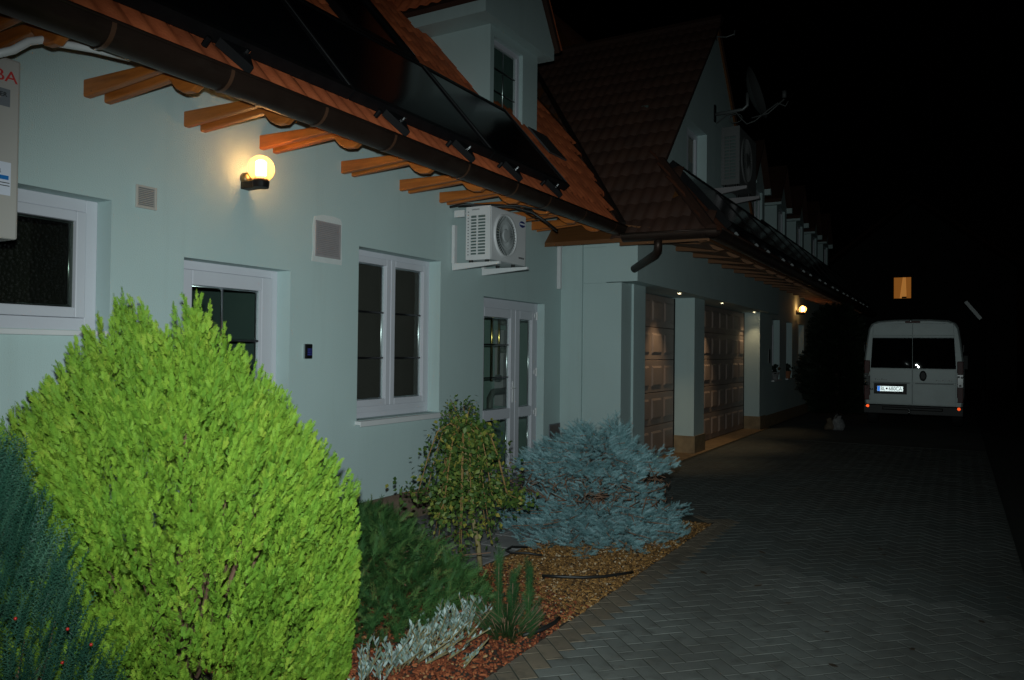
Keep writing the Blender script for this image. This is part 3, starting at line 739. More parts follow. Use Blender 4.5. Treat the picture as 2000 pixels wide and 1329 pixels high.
# sectional garage doors
def garage_door(y0, y1, label):
    XG = 0.52; n = 5; hgt = 2.47 / n; nc = max(3, round((y1 - y0) / .5)); cw = (y1 - y0) / nc
    first = None
    for r_ in range(n):
        z0 = .02 + r_ * hgt; s_ = MB(); s_.box(XG - .04, XG, y0, y1, z0 + .004, z0 + hgt - .004)
        sec = s_.build('garage_door' if r_ == 0 else 'door_section', garage_m, gar if first is None else first, bevel=.006)
        if first is None: first = sec; first['label'] = label
        for c_ in range(nc):
            a = y0 + c_ * cw + .06; b = a + cw - .12; zz0, zz1 = z0 + .09, z0 + hgt - .09
            q = MB(); e = .03
            o_ = [(XG, a, zz0), (XG, b, zz0), (XG, b, zz1), (XG, a, zz1)]; t_ = [(XG - .012 + .001, a + .012, zz0 + .012)]
            i_ = [(XG + .022, a + e, zz0 + e), (XG + .022, b - e, zz0 + e), (XG + .022, b - e, zz1 - e), (XG + .022, a + e, zz1 - e)]
            q.add([(x + .0015, y, z) for x, y, z in o_] + i_, [(4, 5, 6, 7), (0, 1, 5, 4), (1, 2, 6, 5), (2, 3, 7, 6), (3, 0, 4, 7)])
            q.build('door_panel', garage_m, first)
    for ya, yb in ((y0 - .03, y0 - .002), (y1 + .002, y1 + .03)): mb = MB(); mb.box(XG - .05, XG + .01, ya, yb, 0, 2.49); mb.build('door_track', blackmetal, first)
garage_door(9.98, 12.21, 'panelled garage door between the first two columns')
garage_door(12.83, 16.94, 'wide panelled garage door with a warm light streak')
mb = MB(); mb.box(.2, .47, 9.5, 17.4, 0, 2.49); mb.build('garage_void', blackmetal, gar)

# roofs of the garage wing
rb = MB()
hipy = lambda x: 8.65 + (2.10 - x) * SL / 1.05
slab(rb, [(2.1, 8.65, 2.97), (1.12, hipy(1.12), ZG(1.12)), (1.12, 12.43, ZA(12.43)), (-1.36, 12.44, ZA(12.44)), (-3, hipy(-3), ZG(-3)), (-6, hipy(-3), ZG(-3)), (-6, 8.65, 2.97)], .05)
slab(rb, [(2.1, 8.652, 2.97), (2.1, 27.3, 2.97), (-3, 27.3, ZG(-3)), (-3, hipy(-3) + .01, ZG(-3))], .05)
slab(rb, [(1.135, 12.43, 6.94), (1.135, 15.2, 4.03), (0.9, 15.2, 4.03), (-1.36, 12.44, 6.94)], .05)
groof = rb.build('roof', soffit_wood, gar)
mb = MB(); slab(mb, [(1.101, 9.6, 4.0), (1.2, 9.75, ZA(9.75) + .02), (1.2, 12.43, 6.98), (1.101, 12.43, 6.98)], .06); mb.build('verge_board', tile_dark, groof)
ptsA = []; vA = Vector((0, 1, 1.05)).normalized(); uA = Vector((-1, 0, 0)); nA = uA.cross(vA)
if nA.z < 0: uA = -uA; nA = uA.cross(vA)
for r_ in range(17):
    for c_ in range(26):
        x = 2.1 - .3 * c_; P = Vector((x, 8.62, 2.955)) + vA * (r_ * EXP)
        x_c = x + .15 * (1 if uA.x > 0 else -1)
        if P.y > 12.3 and x_c > -1.5: continue
        hl = 2.1 - (P.y + .2 - 8.65) * 1.05 / SL
        if x_c > (hl if P.y < 9.6 else 1.2) + .05: continue
        xv = 0.97 - (ZA(P.y) - 3.13) / SL    # near roof line: keep only what rises above it
        if x_c < xv - .25: continue
        ptsA.append(P)
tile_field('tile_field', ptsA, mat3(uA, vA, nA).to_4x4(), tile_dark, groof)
ptsB = []; vB = Vector((-1, 0, SL)).normalized(); uB = Vector((0, 1, 0)); nB = uB.cross(vB)
if nB.z < 0: nB = -nB
for r_ in range(23):
    for c_ in range(62):
        P = Vector((2.13, 8.7 + .3 * c_, ZG(2.13) )) + vB * (r_ * EXP)
        if P.y + .15 < hipy(P.x) + .05: continue
        if P.x < 1.05 and P.y < 15.2 and P.y + .15 > 9.7 and (ZG(P.x) < ZA(min(P.y, 24.86 - P.y)) + .2): continue
        ptsB.append(P)
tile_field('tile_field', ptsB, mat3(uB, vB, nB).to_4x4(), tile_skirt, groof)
vC = Vector((0, -1, 1.05)).normalized(); uC = Vector((1, 0, 0)); nC = uC.cross(vC)
if nC.z < 0: uC = -uC; nC = uC.cross(vC)
ptsC = []
for r_ in range(12):
    for c_ in range(9):
        x = 1.15 - .3 * (c_ + (1 if uC.x > 0 else 0)); P = Vector((x, 15.2, 4.05)) + vC * (r_ * EXP)
        if P.y < 12.5 or ZG(x) > P.z + .05: continue
        ptsC.append(P)
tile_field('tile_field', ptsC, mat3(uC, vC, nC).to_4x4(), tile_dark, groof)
mb = MB(); mb.tube([(2.1, 8.65, 3.0), (1.15, hipy(1.15), ZG(1.15) + .03)], .07, 8); mb.build('hip_ridge', tile_dark, groof)
mb = MB(); mb.tube([(1.2, 12.43, 6.98), (-3, 12.43, 6.98)], .085, 8); mb.build('ridge', tile_dark, groof)
# soffit boards under the garage eave
k = 0
for i in range(7):
    x0 = 1.05 + i * .146; zz = lambda x: 3.115 - (x - 1.05) * .17; mb = MB()
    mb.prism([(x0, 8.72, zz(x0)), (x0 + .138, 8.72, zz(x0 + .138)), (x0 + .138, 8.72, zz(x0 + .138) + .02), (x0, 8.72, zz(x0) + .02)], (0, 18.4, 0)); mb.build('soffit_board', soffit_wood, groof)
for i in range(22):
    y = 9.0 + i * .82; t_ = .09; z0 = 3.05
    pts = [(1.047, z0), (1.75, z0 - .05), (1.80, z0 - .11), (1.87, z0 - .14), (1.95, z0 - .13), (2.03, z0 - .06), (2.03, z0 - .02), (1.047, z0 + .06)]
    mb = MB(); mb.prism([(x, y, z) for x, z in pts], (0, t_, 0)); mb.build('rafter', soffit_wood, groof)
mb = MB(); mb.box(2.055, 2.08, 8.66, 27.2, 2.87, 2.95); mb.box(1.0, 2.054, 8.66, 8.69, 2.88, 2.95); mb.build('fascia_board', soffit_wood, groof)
# garage gutters and spout
mb = MB(); halfround(mb, (1.08, 8.58, 2.99), (2.20, 8.58, 2.975), .085, (0, -1, 0))
halfround(mb, (2.16, 8.5, 2.975), (2.16, 27.2, 2.975), .105, (1, 0, 0)); gg = mb.build('gutter', copper, gar, smooth=True)
for i in range(24):
    y = 8.95 + i * .75; m_ = MB(); vs = []; n = 10
    for yy in (y - .012, y + .012):
        for j in range(n + 1):
            a = math.pi * j / n; vs.append((2.16 + math.cos(a) * .111, yy, 2.975 - math.sin(a) * .111))
    m_.add(vs, [(j, j + 1, n + 2 + j, n + 1 + j) for j in range(n)]); m_.build('gutter_bracket', copper_seam, gg, smooth=True)
mb = MB(); mb.tube([(1.50, 8.60, 2.93), (1.50, 8.60, 2.84), (1.485, 8.63, 2.79), (1.44, 8.68, 2.755), (1.05, 9.02, 2.635)], .048, 14, cap=True); mb.build('downspout', copper, gar, smooth=True)
# big gable
gb = MB()
wall_holes(gb, [(9.68, 4.06), (15.16, 4.06), (12.43, 6.93)], [(10.95, 11.98, 4.12, 5.02)], lambda a, b: (1.10, a, b), (-.16, 0, 0))
gable = gb.build('gable', stucco, gar)
mb = MB(); mb.frame(.90, .95, 10.95, 11.98, 4.12, 5.02, .08); mb.box(.90, .952, 11.43, 11.50, 4.2, 4.94); mb.build('frame', pvc, gable, bevel=.004)
pane(gable, .92, 11.03, 11.90, 4.2, 4.94); mb = MB(); mb.box(.5, .6, 10.7, 12.2, 4.0, 5.2); mb.build('gable_room', green_in, gable)
# small dormers further along
for i, yc in enumerate((16.3, 18.75, 21.15, 23.5, 25.7)):
    xf = 0.95; z0 = ZG(xf) - .15; hw = .58
    mb = MB()
    wall_holes(mb, [(yc - hw, z0), (yc + hw, z0), (yc + hw, 5.05), (yc, 5.85), (yc - hw, 5.05)], [(yc - .36, yc + .36, 4.35, 4.98)], lambda a, b: (xf, a, b), (-.1, 0, 0))
    for s_ in (-1, 1): mb.poly([(xf, yc + s_ * hw, z0), (xf, yc + s_ * hw, 5.05), (-.4, yc + s_ * hw, 5.05), (-.2, yc + s_ * hw, z0)])
    dd = mb.build('dormer', stucco, gar)
    mb = MB(); mb.frame(xf - .10, xf - .05, yc - .36, yc + .36, 4.35, 4.98, .06); mb.box(xf - .1, xf - .052, yc - .03, yc + .03, 4.41, 4.92); mb.build('frame', pvc, dd)
    pane(dd, xf - .07, yc - .3, yc + .3, 4.41, 4.92); mb = MB(); mb.box(xf - .5, xf - .4, yc - .5, yc + .5, 4.2, 5.0); mb.build('dormer_room', dark_in, dd)
    for ya, yb in ((yc - hw - .12, yc - hw - .005), (yc + hw + .005, yc + hw + .12)): mb = MB(); mb.box(xf - .3, xf + .12, ya, yb, 4.98, 5.10); mb.build('eave_end', stucco, dd)
    mb = MB()
    for s_ in (-1, 1): mb.prism([(xf + .12, yc + s_ * (hw + .14), 5.03), (xf + .12, yc, 5.92), (xf + .12, yc, 6.0), (xf + .12, yc + s_ * (hw + .14), 5.11)], (-2.0, 0, 0))
    mb.build('dormer_roof', tile_dark, dd)
# solar row over the garage
t0 = None
def onroofG(x, y, off): return Vector((x, y, ZG(x))) + nB * off
def roofboxG(mb, x0, x1, y0, y1, o0, o1):
    a = [onroofG(x, y, o) for o in (o0, o1) for x, y in ((x0, y0), (x0, y1), (x1, y1), (x1, y0))]
    mb.add(a, [(0, 1, 2, 3), (7, 6, 5, 4), (0, 4, 5, 1), (1, 5, 6, 2), (2, 6, 7, 3), (3, 7, 4, 0)])
for i in range(9):
    y0 = 9.62 + i * 1.92; y1 = y0 + 1.90
    t = thing('solar_collector', tuple(onroofG(1.9, y0, .1)), (['nearest black collector of the garage roof row, at the foot of the gable', 'second collector of the garage roof row, under the gable window', 'third collector of the garage roof row, below the hung air conditioner', 'fourth collector of the garage roof row, just past the gable'][i] if i < 4 else 'narrow black collector at the far dim end of the garage roof row'), 'solar panel', 'solar collectors on the garage roof')
    mb = MB(); xt = 1.22 if y0 < 15 else 1.1
    roofboxG(mb, 1.98, 1.94, y0, y1, .06, .15); roofboxG(mb, xt + .04, xt, y0, y1, .06, .15); roofboxG(mb, 1.94, xt + .04, y0, y0 + .03, .06, .15); roofboxG(mb, 1.94, xt + .04, y1 - .03, y1, .06, .15)
    mb.build('panel_frame', blackmetal, t)
    mb = MB(); roofboxG(mb, 1.94, xt + .04, y0 + .03, y1 - .03, .09, .14); mb.build('panel_glass', panel_m, t)
    for q in (.35, 1.5):
        mb = MB(); roofboxG(mb, 2.02, 1.985, y0 + q, y0 + q + .05, .05, .09); mb.build('clamp', grey_rail, t)

# ------------------------------------------------------------------ lamps
def wall_lamp(x0, y0, z0, label, k=1.0, estr=None):
    t = thing('wall_lamp', (x0, y0, z0), label, 'wall lamp', 'globe wall lamps')
    A = lambda x, y, z: (x0 + x * k, y0 + y * k, z0 + z * k)
    mb = MB(); mb.lathe([(0, 0), (.045 * k, 0), (.045 * k, .03 * k), (.036 * k, .045 * k), (0, .05 * k)], A(0.0, 0, .035), (1, 0, 0), 18); mb.build('wall_bracket', brass_dark, t, smooth=True)
    mb = MB(); mb.box(*[v for p in ((x0 + .0 * k, x0 + .165 * k), (y0 - .038 * k, y0 + .038 * k), (z0 - .045 * k, z0 + .005 * k)) for v in p])
    mb.lathe([(0, -.045 * k), (.055 * k, -.045 * k), (.06 * k, 0), (.052 * k, .012 * k), (0, .012 * k)], A(.165, 0, 0), (0, 0, 1), 20); mb.build('arm', blackmetal, t, bevel=.003)
    prof = [(.052 * k, .012 * k)]
    for i in range(17):
        a = R(-58) + (R(90) - R(-58)) * i / 16; prof.append((max(.0005, .095 * k * math.cos(a)), .092 * k + .095 * k * math.sin(a)))
    mb = MB(); mb.lathe(prof, A(.165, 0, 0), (0, 0, 1), 32); mb.build('globe', amber_glass, t, smooth=True)
    prof = []
    for i in range(25):
        h = .045 + .095 * i / 24; prof.append(((.036 + (.0025 if i % 2 else 0)) * k, h * k))
    prof = [(0.0, .045 * k)] + prof + [(.025 * k, .15 * k), (0.0, .154 * k)]
    mb = MB(); mb.lathe(prof, A(.165, 0, 0), (0, 0, 1), 24); mb.build('lamp_core', bulb_m, t)
    mb = MB(); mb.lathe([(.03 * k, .012 * k), (.03 * k, .044 * k), (0, .0445 * k)], A(.165, 0, 0), (0, 0, 1), 18); mb.build('lamp_socket', whitepaint, t, smooth=True)
    return t
brass_dark = mat('bronze_bracket', (0.16, 0.13, 0.07), None, rough=0.3, metal=0.7)
wall_lamp(0.0, 3.92, 2.80, 'lit amber globe wall lamp on the near wall, below the rafters')
wall_lamp(0.84, 21.3, 2.70, 'small distant lit globe wall lamp over the far windows')
for i, (x, y) in enumerate(((.93, 11.2), (.93, 13.6), (.775, 16.78))):
    t = thing('downlight', (x, y, 2.5), ['lit recessed downlight above the first garage door', 'lit recessed downlight just past the second column', 'lit recessed downlight above the third column'][i], 'downlight', 'recessed downlights in the garage beam')
    mb = MB(); mb.lathe([(0, -.004), (.028, -.004), (.028, -.012), (0, -.013)], (x, y, 2.5), (0, 0, 1), 14); mb.build('lens', spot_m, t)
    mb = MB(); mb.lathe([(.029, -.002), (.045, -.002), (.045, -.010), (.029, -.014)], (x, y, 2.5), (0, 0, 1), 16); mb.build('rim', steel, t)
    L = bpy.data.lights.new('downlight_beam', 'SPOT'); L.energy = (26, 40, 15)[i]; L.color = (1.0, .70, .38); L.spot_size = R(80); L.spot_blend = .8; L.shadow_soft_size = .03
    lo = bpy.data.objects.new('downlight_beam', L); link(lo); lo.location = (x - .0, y, 2.475); lo.rotation_euler = Vector((-.12 if i < 2 else -.06, -.06 if i == 2 else .05, -1)).to_track_quat('-Z', 'Y').to_euler()

# ------------------------------------------------------------------ wall fittings
def aircon(o, label, k=1.0, slatted=False):
    """outdoor unit: o = wall-side lower near corner"""
    ox, oy, oz = o
    t = thing('air_conditioner', o, label, 'air conditioner', 'outdoor air conditioner units')
    D, Wd, Hh = .29 * k, .74 * k, .54 * k
    mb = MB(); mb.box(ox, ox + D, oy + .012, oy + Wd, oz, oz + Hh); cas = whitepaint if k == 1 else dimmed_casing_m; mb.build('casing', cas, t, bevel=.012)
    # side grille facing the camera: frame with two columns of slots
    mb = MB(); mb.box(ox + .015, ox + D - .015, oy + .008, oy + .0115, oz + .03, oz + Hh - .03); mb.build('coil_backing', slot_m, t)
    mb = MB(); y0, y1 = oy - .004, oy + .0075
    xs = [ox, ox + .055 * k, ox + .125 * k, ox + .14 * k, ox + .23 * k, ox + D]
    mb.box(xs[0], xs[1], y0, y1, oz, oz + Hh); mb.box(xs[2], xs[3], y0, y1, oz + .045 * k, oz + Hh - .09 * k); mb.box(xs[4], xs[5], y0, y1, oz, oz + Hh)
    mb.box(xs[1], xs[4], y0, y1, oz, oz + .045 * k); mb.box(xs[1], xs[4], y0, y1, oz + Hh - .09 * k, oz + Hh)
    n = 13; hz = (Hh - .135 * k) / n
    for i in range(n):
        for a, b in ((xs[1], xs[2]), (xs[3], xs[4])): mb.box(a, b, y0 + .001, y1, oz + .045 * k + i * hz - .004 * k, oz + .045 * k + i * hz + .008 * k)
    mb.build('side_grille', cas, t)
    mb = MB()
    for i in range(15): mb.box(ox + .02 * k, ox + .035 * k, oy - .0055, oy - .0042, oz + .05 * k + i * .031 * k, oz + .06 * k + i * .031 * k)
    mb.build('side_slots', ink_grey, t)
    # fan
    fx, fy, fz, fr = ox + D, oy + .285 * k, oz + Hh * .5, .225 * k
    mb = MB(); mb.lathe([(fr, .0), (fr * .98, .022 * k), (fr * .92, .022 * k), (fr * .90, .003)], (fx, fy, fz), (1, 0, 0), 40); mb.build('fan_ring', cas, t, smooth=True)
    mb = MB(); mb.lathe([(fr * .9, .002), (0, .0021)], (fx, fy, fz), (1, 0, 0), 32); mb.build('fan_backing', fanback_m, t)
    mb = MB()
    for i in range(40):
        a = 2 * math.pi * i / 40; c_, s_ = math.cos(a), math.sin(a)
        pts = [(fx + .012 * k + .012 * k * math.sin(q * math.pi), fy + c_ * fr * (.32 + .6 * q), fz + s_ * fr * (.32 + .6 * q)) for q in (0, .33, .66, 1)]
        mb.tube(pts, .0040 * k, 4)
    for rr in (.62,): mb.tube([(fx + .02 * k, fy + math.cos(2 * math.pi * i / 36) * fr * rr, fz + math.sin(2 * math.pi * i / 36) * fr * rr) for i in range(37)], .0028 * k, 4, cap=False)
    mb.lathe([(0, .026 * k), (fr * .26, .024 * k), (fr * .33, .010 * k), (fr * .33, .004)], (fx, fy, fz), (1, 0, 0), 28); mb.build('fan_guard', grille_m if k == 1 else dimmed_casing_m, t)
    # brackets and feet
    for yy in (oy - .04 * k, oy + Wd * .72):
        mb = MB(); mb.prism([(0.0 + ox - .14 * k, yy, oz - .03), (ox + D + .13 * k, yy, oz - .03), (ox + D + .13 * k, yy, oz - .055), (ox - .14 * k, yy, oz - .10)], (0, .035 * k, 0))
        mb.box(ox - .14 * k, ox - .105 * k, yy - .012, yy + .035 * k, oz - .0299, oz + .36 * k)
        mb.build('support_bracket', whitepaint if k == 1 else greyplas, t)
    for yy in (oy + .02, oy + Wd * .74):
        for xx in (ox + .05, ox + D - .05): mb = MB(); mb.lathe([(0, -.03), (.022, -.03), (.022, 0), (0, 0)], (xx, yy, oz), (0, 0, 1), 10); mb.build('rubber_foot', hose_m, t)
    return t
fanback_m = mat('dark_fan_void', (0.03, 0.042, 0.04), None, rough=0.7)
dimmed_casing_m = mat('dimmed_grey_casing', (0.13, 0.135, 0.135), (0.17, 0.17, 0.17), 3, 0.7)  # unit casing with the dim light up on the gable put into its colour
slot_m = mat('dark_grille_void', (0.10, 0.14, 0.135), None, rough=0.7)
dish_m = mat('pale_dish_enamel', (0.10, 0.105, 0.105), None, rough=0.6)
grille_m = mat('light_grille_plastic', (0.42, 0.44, 0.45), None, rough=0.5)
ac = aircon((0.155, 6.62, 2.525), 'white outdoor air conditioner with round fan guard under the eave')
mb = MB(); mb.lathe([(0, .006), (1, .006), (1.05, 0)], (0, 0, 0), (1, 0, 0), 28)
mb.v = [(.447 + x, 7.265 + y * .058, 2.965 + z * .033) for x, y, z in mb.v]
mb.build('badge', badge_blue, ac)
text('badge_lettering', 'SAMSUNG', .026, whitepaint, ac, (.4555, 7.265, 2.965), (0, 1, 0), (0, 0, 1))
text('front_lettering', 'INVERTER', .026, ink, ac, (.4465, 7.255, 2.60), (0, 1, 0), (0, 0, 1))
text('side_lettering', 'SAMSUNG', .020, ink_grey, ac, (.27, 6.6145, 3.035), (1, 0, 0), (0, 0, 1))
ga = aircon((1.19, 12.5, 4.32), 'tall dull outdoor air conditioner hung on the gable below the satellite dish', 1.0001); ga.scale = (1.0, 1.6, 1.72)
# cables over the unit
t = thing('cable_bundle', (0.2, 6.6, 3.1), 'black cables drooping from the eave over the air conditioner', 'cable')
for pts, r in (([(-.01, 6.55, 3.07), (.12, 6.62, 3.10), (.34, 6.8, 3.095), (.56, 6.9, 3.08), (.74, 6.95, 3.02), (.86, 7.02, 2.93), (.9, 7.2, 2.86)], .014),
               ([(.0, 6.7, 3.10), (.3, 6.85, 3.12), (.6, 6.95, 3.10), (.82, 7.15, 3.06), (.9, 7.6, 3.05)], .011),
               ([(.6, 6.9, 3.09), (.66, 7.0, 3.02), (.72, 7.1, 2.98)], .005)):
    mb = MB(); mb.tube(pts, r, 8); mb.build('cable', hose_m, t, smooth=True)
mb = MB(); mb.tube([(.0, 6.72, 3.02), (.08, 6.70, 3.03), (.15, 6.68, 2.98)], .009, 8); mb.box(.02, .14, 6.60, 6.62, 2.97, 3.04); mb.build('connection_cover', whitepaint, t)

# heat pump unit at the left edge
bu = thing('heat_pump_unit', (.35, 1.6, 2.1), 'beige heat pump cabinet with red lettering at the left edge', 'heat pump')
mb = MB(); mb.box(.2, .50, 1.2, 2.095, 2.12, 3.0); mb.build('cabinet', boiler_m, bu, bevel=.012)
text('brand_lettering', 'TOSHIBA', .078, ink_red, bu, (.502, 2.078, 2.905), (0, 1, 0), (0, 0, 1), 'RIGHT', sx=1.15)
mb = MB(); mb.box(.50, .5025, 1.72, 2.045, 2.76, 2.845); mb.build('model_label', ink_grey, bu)
text('model_lettering', 'INVERTER', .030, ink, bu, (.504, 2.03, 2.815), (0, 1, 0), (0, 0, 1), 'RIGHT')
mb = MB(); mb.frame(.50, .504, 1.86, 1.995, 2.565, 2.615, .012); mb.build('latch', greyplas, bu)
mb = MB(); mb.box(.50, .5025, 1.75, 2.055, 2.33, 2.49); mb.build('sticker', sticker, bu)
mb = MB(); mb.box(.5026, .5036, 1.77, 2.045, 2.405, 2.425); mb.build('sticker_band', ink_blue, bu)
text('sticker_lettering', 'klima', .05, ink_grey, bu, (.5036, 2.01, 2.45), (0, 1, 0), (0, 0, 1), 'RIGHT')
mb = MB()
for zz in (2.388, 2.374): mb.box(.5026, .5032, 1.80, 2.05, zz, zz + .004)
mb.build('sticker_print', ink, bu)
for yy in (1.35, 1.95):
    mb = MB(); mb.box(.0, .48, yy, yy + .04, 2.075, 2.115); mb.box(0, .04, yy, yy + .04, 1.95, 2.074); mb.build('support_bracket', whitepaint, bu)
t = thing('conduit', (.7, 2.0, 3.05), 'white ribbed conduit bending up behind the gutter above the cabinet', 'pipe')
mb = MB(); mb.tube([(.55, 1.78, 2.90), (.66, 1.88, 2.93), (.7, 1.95, 2.97), (.7, 2.02, 3.035), (.7, 2.08, 3.065), (.7, 2.15, 3.075), (.72, 2.32, 3.10), (.75, 2.5, 3.11)], .019, 10); mb.build('pipe', whitepaint, t, smooth=True)

# vents
t = thing('vent_grille', (0, 3.13, 2.48), 'small cream louvred vent left of the wall lamp', 'vent')
mb = MB(); mb.frame(0.001, .016, 3.055, 3.20, 2.485, 2.63, .014); mb.build('frame', cream_m := mat('cream_plastic', (0.50, 0.46, 0.42), None, rough=0.5), t, bevel=.003)
for i in range(10):
    z = 2.503 + i * .0115; mb = MB(); mb.prism([(.002, 3.069, z), (.013, 3.069, z - .004), (.013, 3.069, z), (.002, 3.069, z + .006)], (0, .117, 0)); mb.build('slat', cream_m, t)
mb = MB(); mb.box(.0005, .0015, 3.069, 3.186, 2.499, 2.616); mb.build('backing', ink_grey, t)
t = thing('vent_grille', (0, 4.78, 2.3), 'large grey vent set in a pale plaster patch', 'vent')
pt = [(4.60, 2.31), (4.95, 2.31), (4.955, 2.36), (4.945, 2.5), (4.95, 2.66), (4.93, 2.695), (4.85, 2.705), (4.72, 2.70), (4.625, 2.675), (4.61, 2.6), (4.615, 2.4)]
mb = MB(); mb.prism([(.0008, a, b) for a, b in pt], (.004, 0, 0)); mb.build('plaster_patch', stucco2, t)
mb = MB(); mb.frame(.005, .014, 4.635, 4.925, 2.355, 2.645, .012); mb.build('frame', greyplas, t)
mb = MB(); mb.box(.005, .007, 4.647, 4.913, 2.367, 2.633); mb.build('backing', greyplas, t)
for i in range(17):
    z = 2.371 + i * .0153; mb = MB(); mb.prism([(.0075, 4.647, z + .005), (.0135, 4.647, z), (.0135, 4.647, z + .004), (.0075, 4.647, z + .011)], (0, .266, 0)); mb.build('slat', greyplas, t)
t = thing('vent_grille', (0, 8.98, .36), 'brown floor-level vent grille right of the glazed double door', 'vent')
vm = mat('brown_vent_metal', (0.13, 0.10, 0.095), None, rough=0.5)
mb = MB(); mb.frame(.001, .012, 8.82, 9.12, .375, .685, .014); mb.build('frame', ink_grey, t)
mb = MB(); mb.box(.001, .004, 8.834, 9.106, .389, .671); mb.build('backing', vm, t)
for i in range(16):
    z = .393 + i * .0172; mb = MB(); mb.prism([(.0045, 8.834, z + .004), (.011, 8.834, z), (.011, 8.834, z + .004), (.0045, 8.834, z + .010)], (0, .272, 0)); mb.build('slat', vm, t)
# keypad
t = thing('door_keypad', (0, 4.56, 1.52), 'small black keypad with blue keys between the door and the window', 'keypad')
mb = MB(); mb.box(.001, .024, 4.525, 4.605, 1.525, 1.645); mb.build('case', steel, t, bevel=.006)
mb = MB(); mb.box(.0242, .027, 4.537, 4.602, 1.529, 1.641); mb.build('front', blackmetal, t, bevel=.003)
keym = mat('blue_backlit_key', (0.02, 0.03, 0.15), None, emis=(.12, .16, 1.0), estr=.12)
for i in range(4):
    for j in range(3): mb = MB(); y_, z_ = 4.549 + j * .016, 1.555 + i * .015; mb.box(.0272, .0285, y_, y_ + .009, z_, z_ + .007); mb.build('key', keym, t)
# trunking
t = thing('cable_trunking', (0, 9.05, 2.4), 'white vertical cable trunking beside the inner corner', 'trunking')
mb = MB(); mb.box(.001, .05, 9.0, 9.055, 2.42, 3.12); mb.build('cover', whitepaint, t, bevel=.004)

# satellite dish, aerial arm
t = thing('satellite_dish', (1.1, 12.4, 5.47), 'pale satellite dish on an arm from the dark gable', 'satellite dish')
mb = MB(); mb.box(1.101, 1.12, 12.36, 12.44, 5.33, 5.60); mb.build('wall_plate', blackmetal, t)
mb = MB(); mb.tube([(1.12, 12.4, 5.45), (1.55, 12.4, 5.47), (1.62, 12.4, 5.52), (1.62, 12.4, 5.72)], .025, 10); mb.build('arm', grey_rail, t, smooth=True)
ax = Vector((.96, -.03, .25)).normalized(); prof = []
for i in range(9): r_ = .42 * i / 8; prof.append((max(r_, .0005), .12 * (r_ / .42) ** 2))
mb = MB(); mb.lathe(prof, (1.66, 12.4, 5.67), ax, 36); mb.lathe([(r_, h - .008) for r_, h in prof], (1.66, 12.4, 5.67), ax, 36); mb.build('reflector', dish_m, t, smooth=True)
mb = MB(); mb.tube([(1.70, 12.35, 5.30), (1.95, 12.33, 5.33), (2.2, 12.28, 5.50)], .012, 8); mb.lathe([(0, 0), (.03, 0), (.035, .1), (0, .1)], (2.2, 12.28, 5.52), (0, 0, 1), 10); mb.build('feed_arm', dish_m, t, smooth=True)
mb = MB(); mb.tube([(1.13, 12.4, 5.3), (1.3, 12.39, 5.42), (1.45, 12.38, 5.43), (1.53, 12.38, 5.32), (1.62, 12.37, 5.22), (1.75, 12.36, 5.25), (1.95, 12.33, 5.38), (2.1, 12.3, 5.46), (2.22, 12.28, 5.39), (2.26, 12.28, 5.46)], .010, 8)
mb.tube([(1.45 + .1 * math.cos(a * .5), 12.36, 5.33 + .07 * math.sin(a * .5)) for a in range(14)], .006, 6); mb.build('cable', dish_m, t, smooth=True)
t = thing('aerial_arm', (1.1, 12.43, 6.7), 'short metal arm at the tip of the gable', 'aerial')
mb = MB(); mb.tube([(1.1, 12.42, 6.72), (1.28, 12.42, 6.68), (1.4, 12.42, 6.70)], .012, 8); mb.tube([(1.4, 12.42, 6.68), (1.41, 12.42, 6.76)], .01, 6); mb.box(1.101, 1.12, 12.38, 12.46, 6.66, 6.78); mb.build('arm', grey_rail, t)
t = thing('notice_plate', (.85, 17.95, 1.5), 'small pale plate on the wall before the far windows', 'sign')
mb = MB(); mb.box(.841, .853, 17.86, 18.06, 1.42, 1.72); mb.build('plate', grey_rail, t)
# ------------------------------------------------------------------ van
VY = 19.5; VX = 3.63
van = thing('van', (VX, VY + 3, 0), 'silver high-roof van parked with its rear to the camera', 'van')
def vsec(y, s=1.0, zt=2.43, zb=.34):
    half = [(0, zb), (.86 * s, zb), (.97 * s, zb + .10), (1.0 * s, .75), (1.0 * s, 1.30), (.985 * s, 1.55), (.94 * s, 1.95), (.895 * s, zt - .19), (.84 * s, zt - .09), (.70 * s, zt - .03), (.35 * s, zt - .003), (0, zt)]
    return [(VX + a, y, z) for a, z in half] + [(VX - a, y, z) for a, z in half[-2:0:-1]]
secs = [vsec(VY + .03, .975, 2.40, .42), vsec(VY + .07, 1.0, 2.43), vsec(VY + 4.0, 1.0, 2.45), vsec(VY + 4.6, .99, 2.36), vsec(VY + 5.0, .97, 2.0), vsec(VY + 5.5, .94, 1.45), vsec(VY + 5.75, .86, 1.05)]
mb = MB(); n = len(secs[0]); vs = [p for s_ in secs for p in s_]
fs = [(i * n + j, i * n + (j + 1) % n, (i + 1) * n + (j + 1) % n, (i + 1) * n + j) for i in range(len(secs) - 1) for j in range(n)] + [tuple(range(n))[::-1], tuple(range((len(secs) - 1) * n, len(secs) * n))]
mb.add(vs, fs); mb.build('body', van_m, van, smooth=False, bevel=.015)
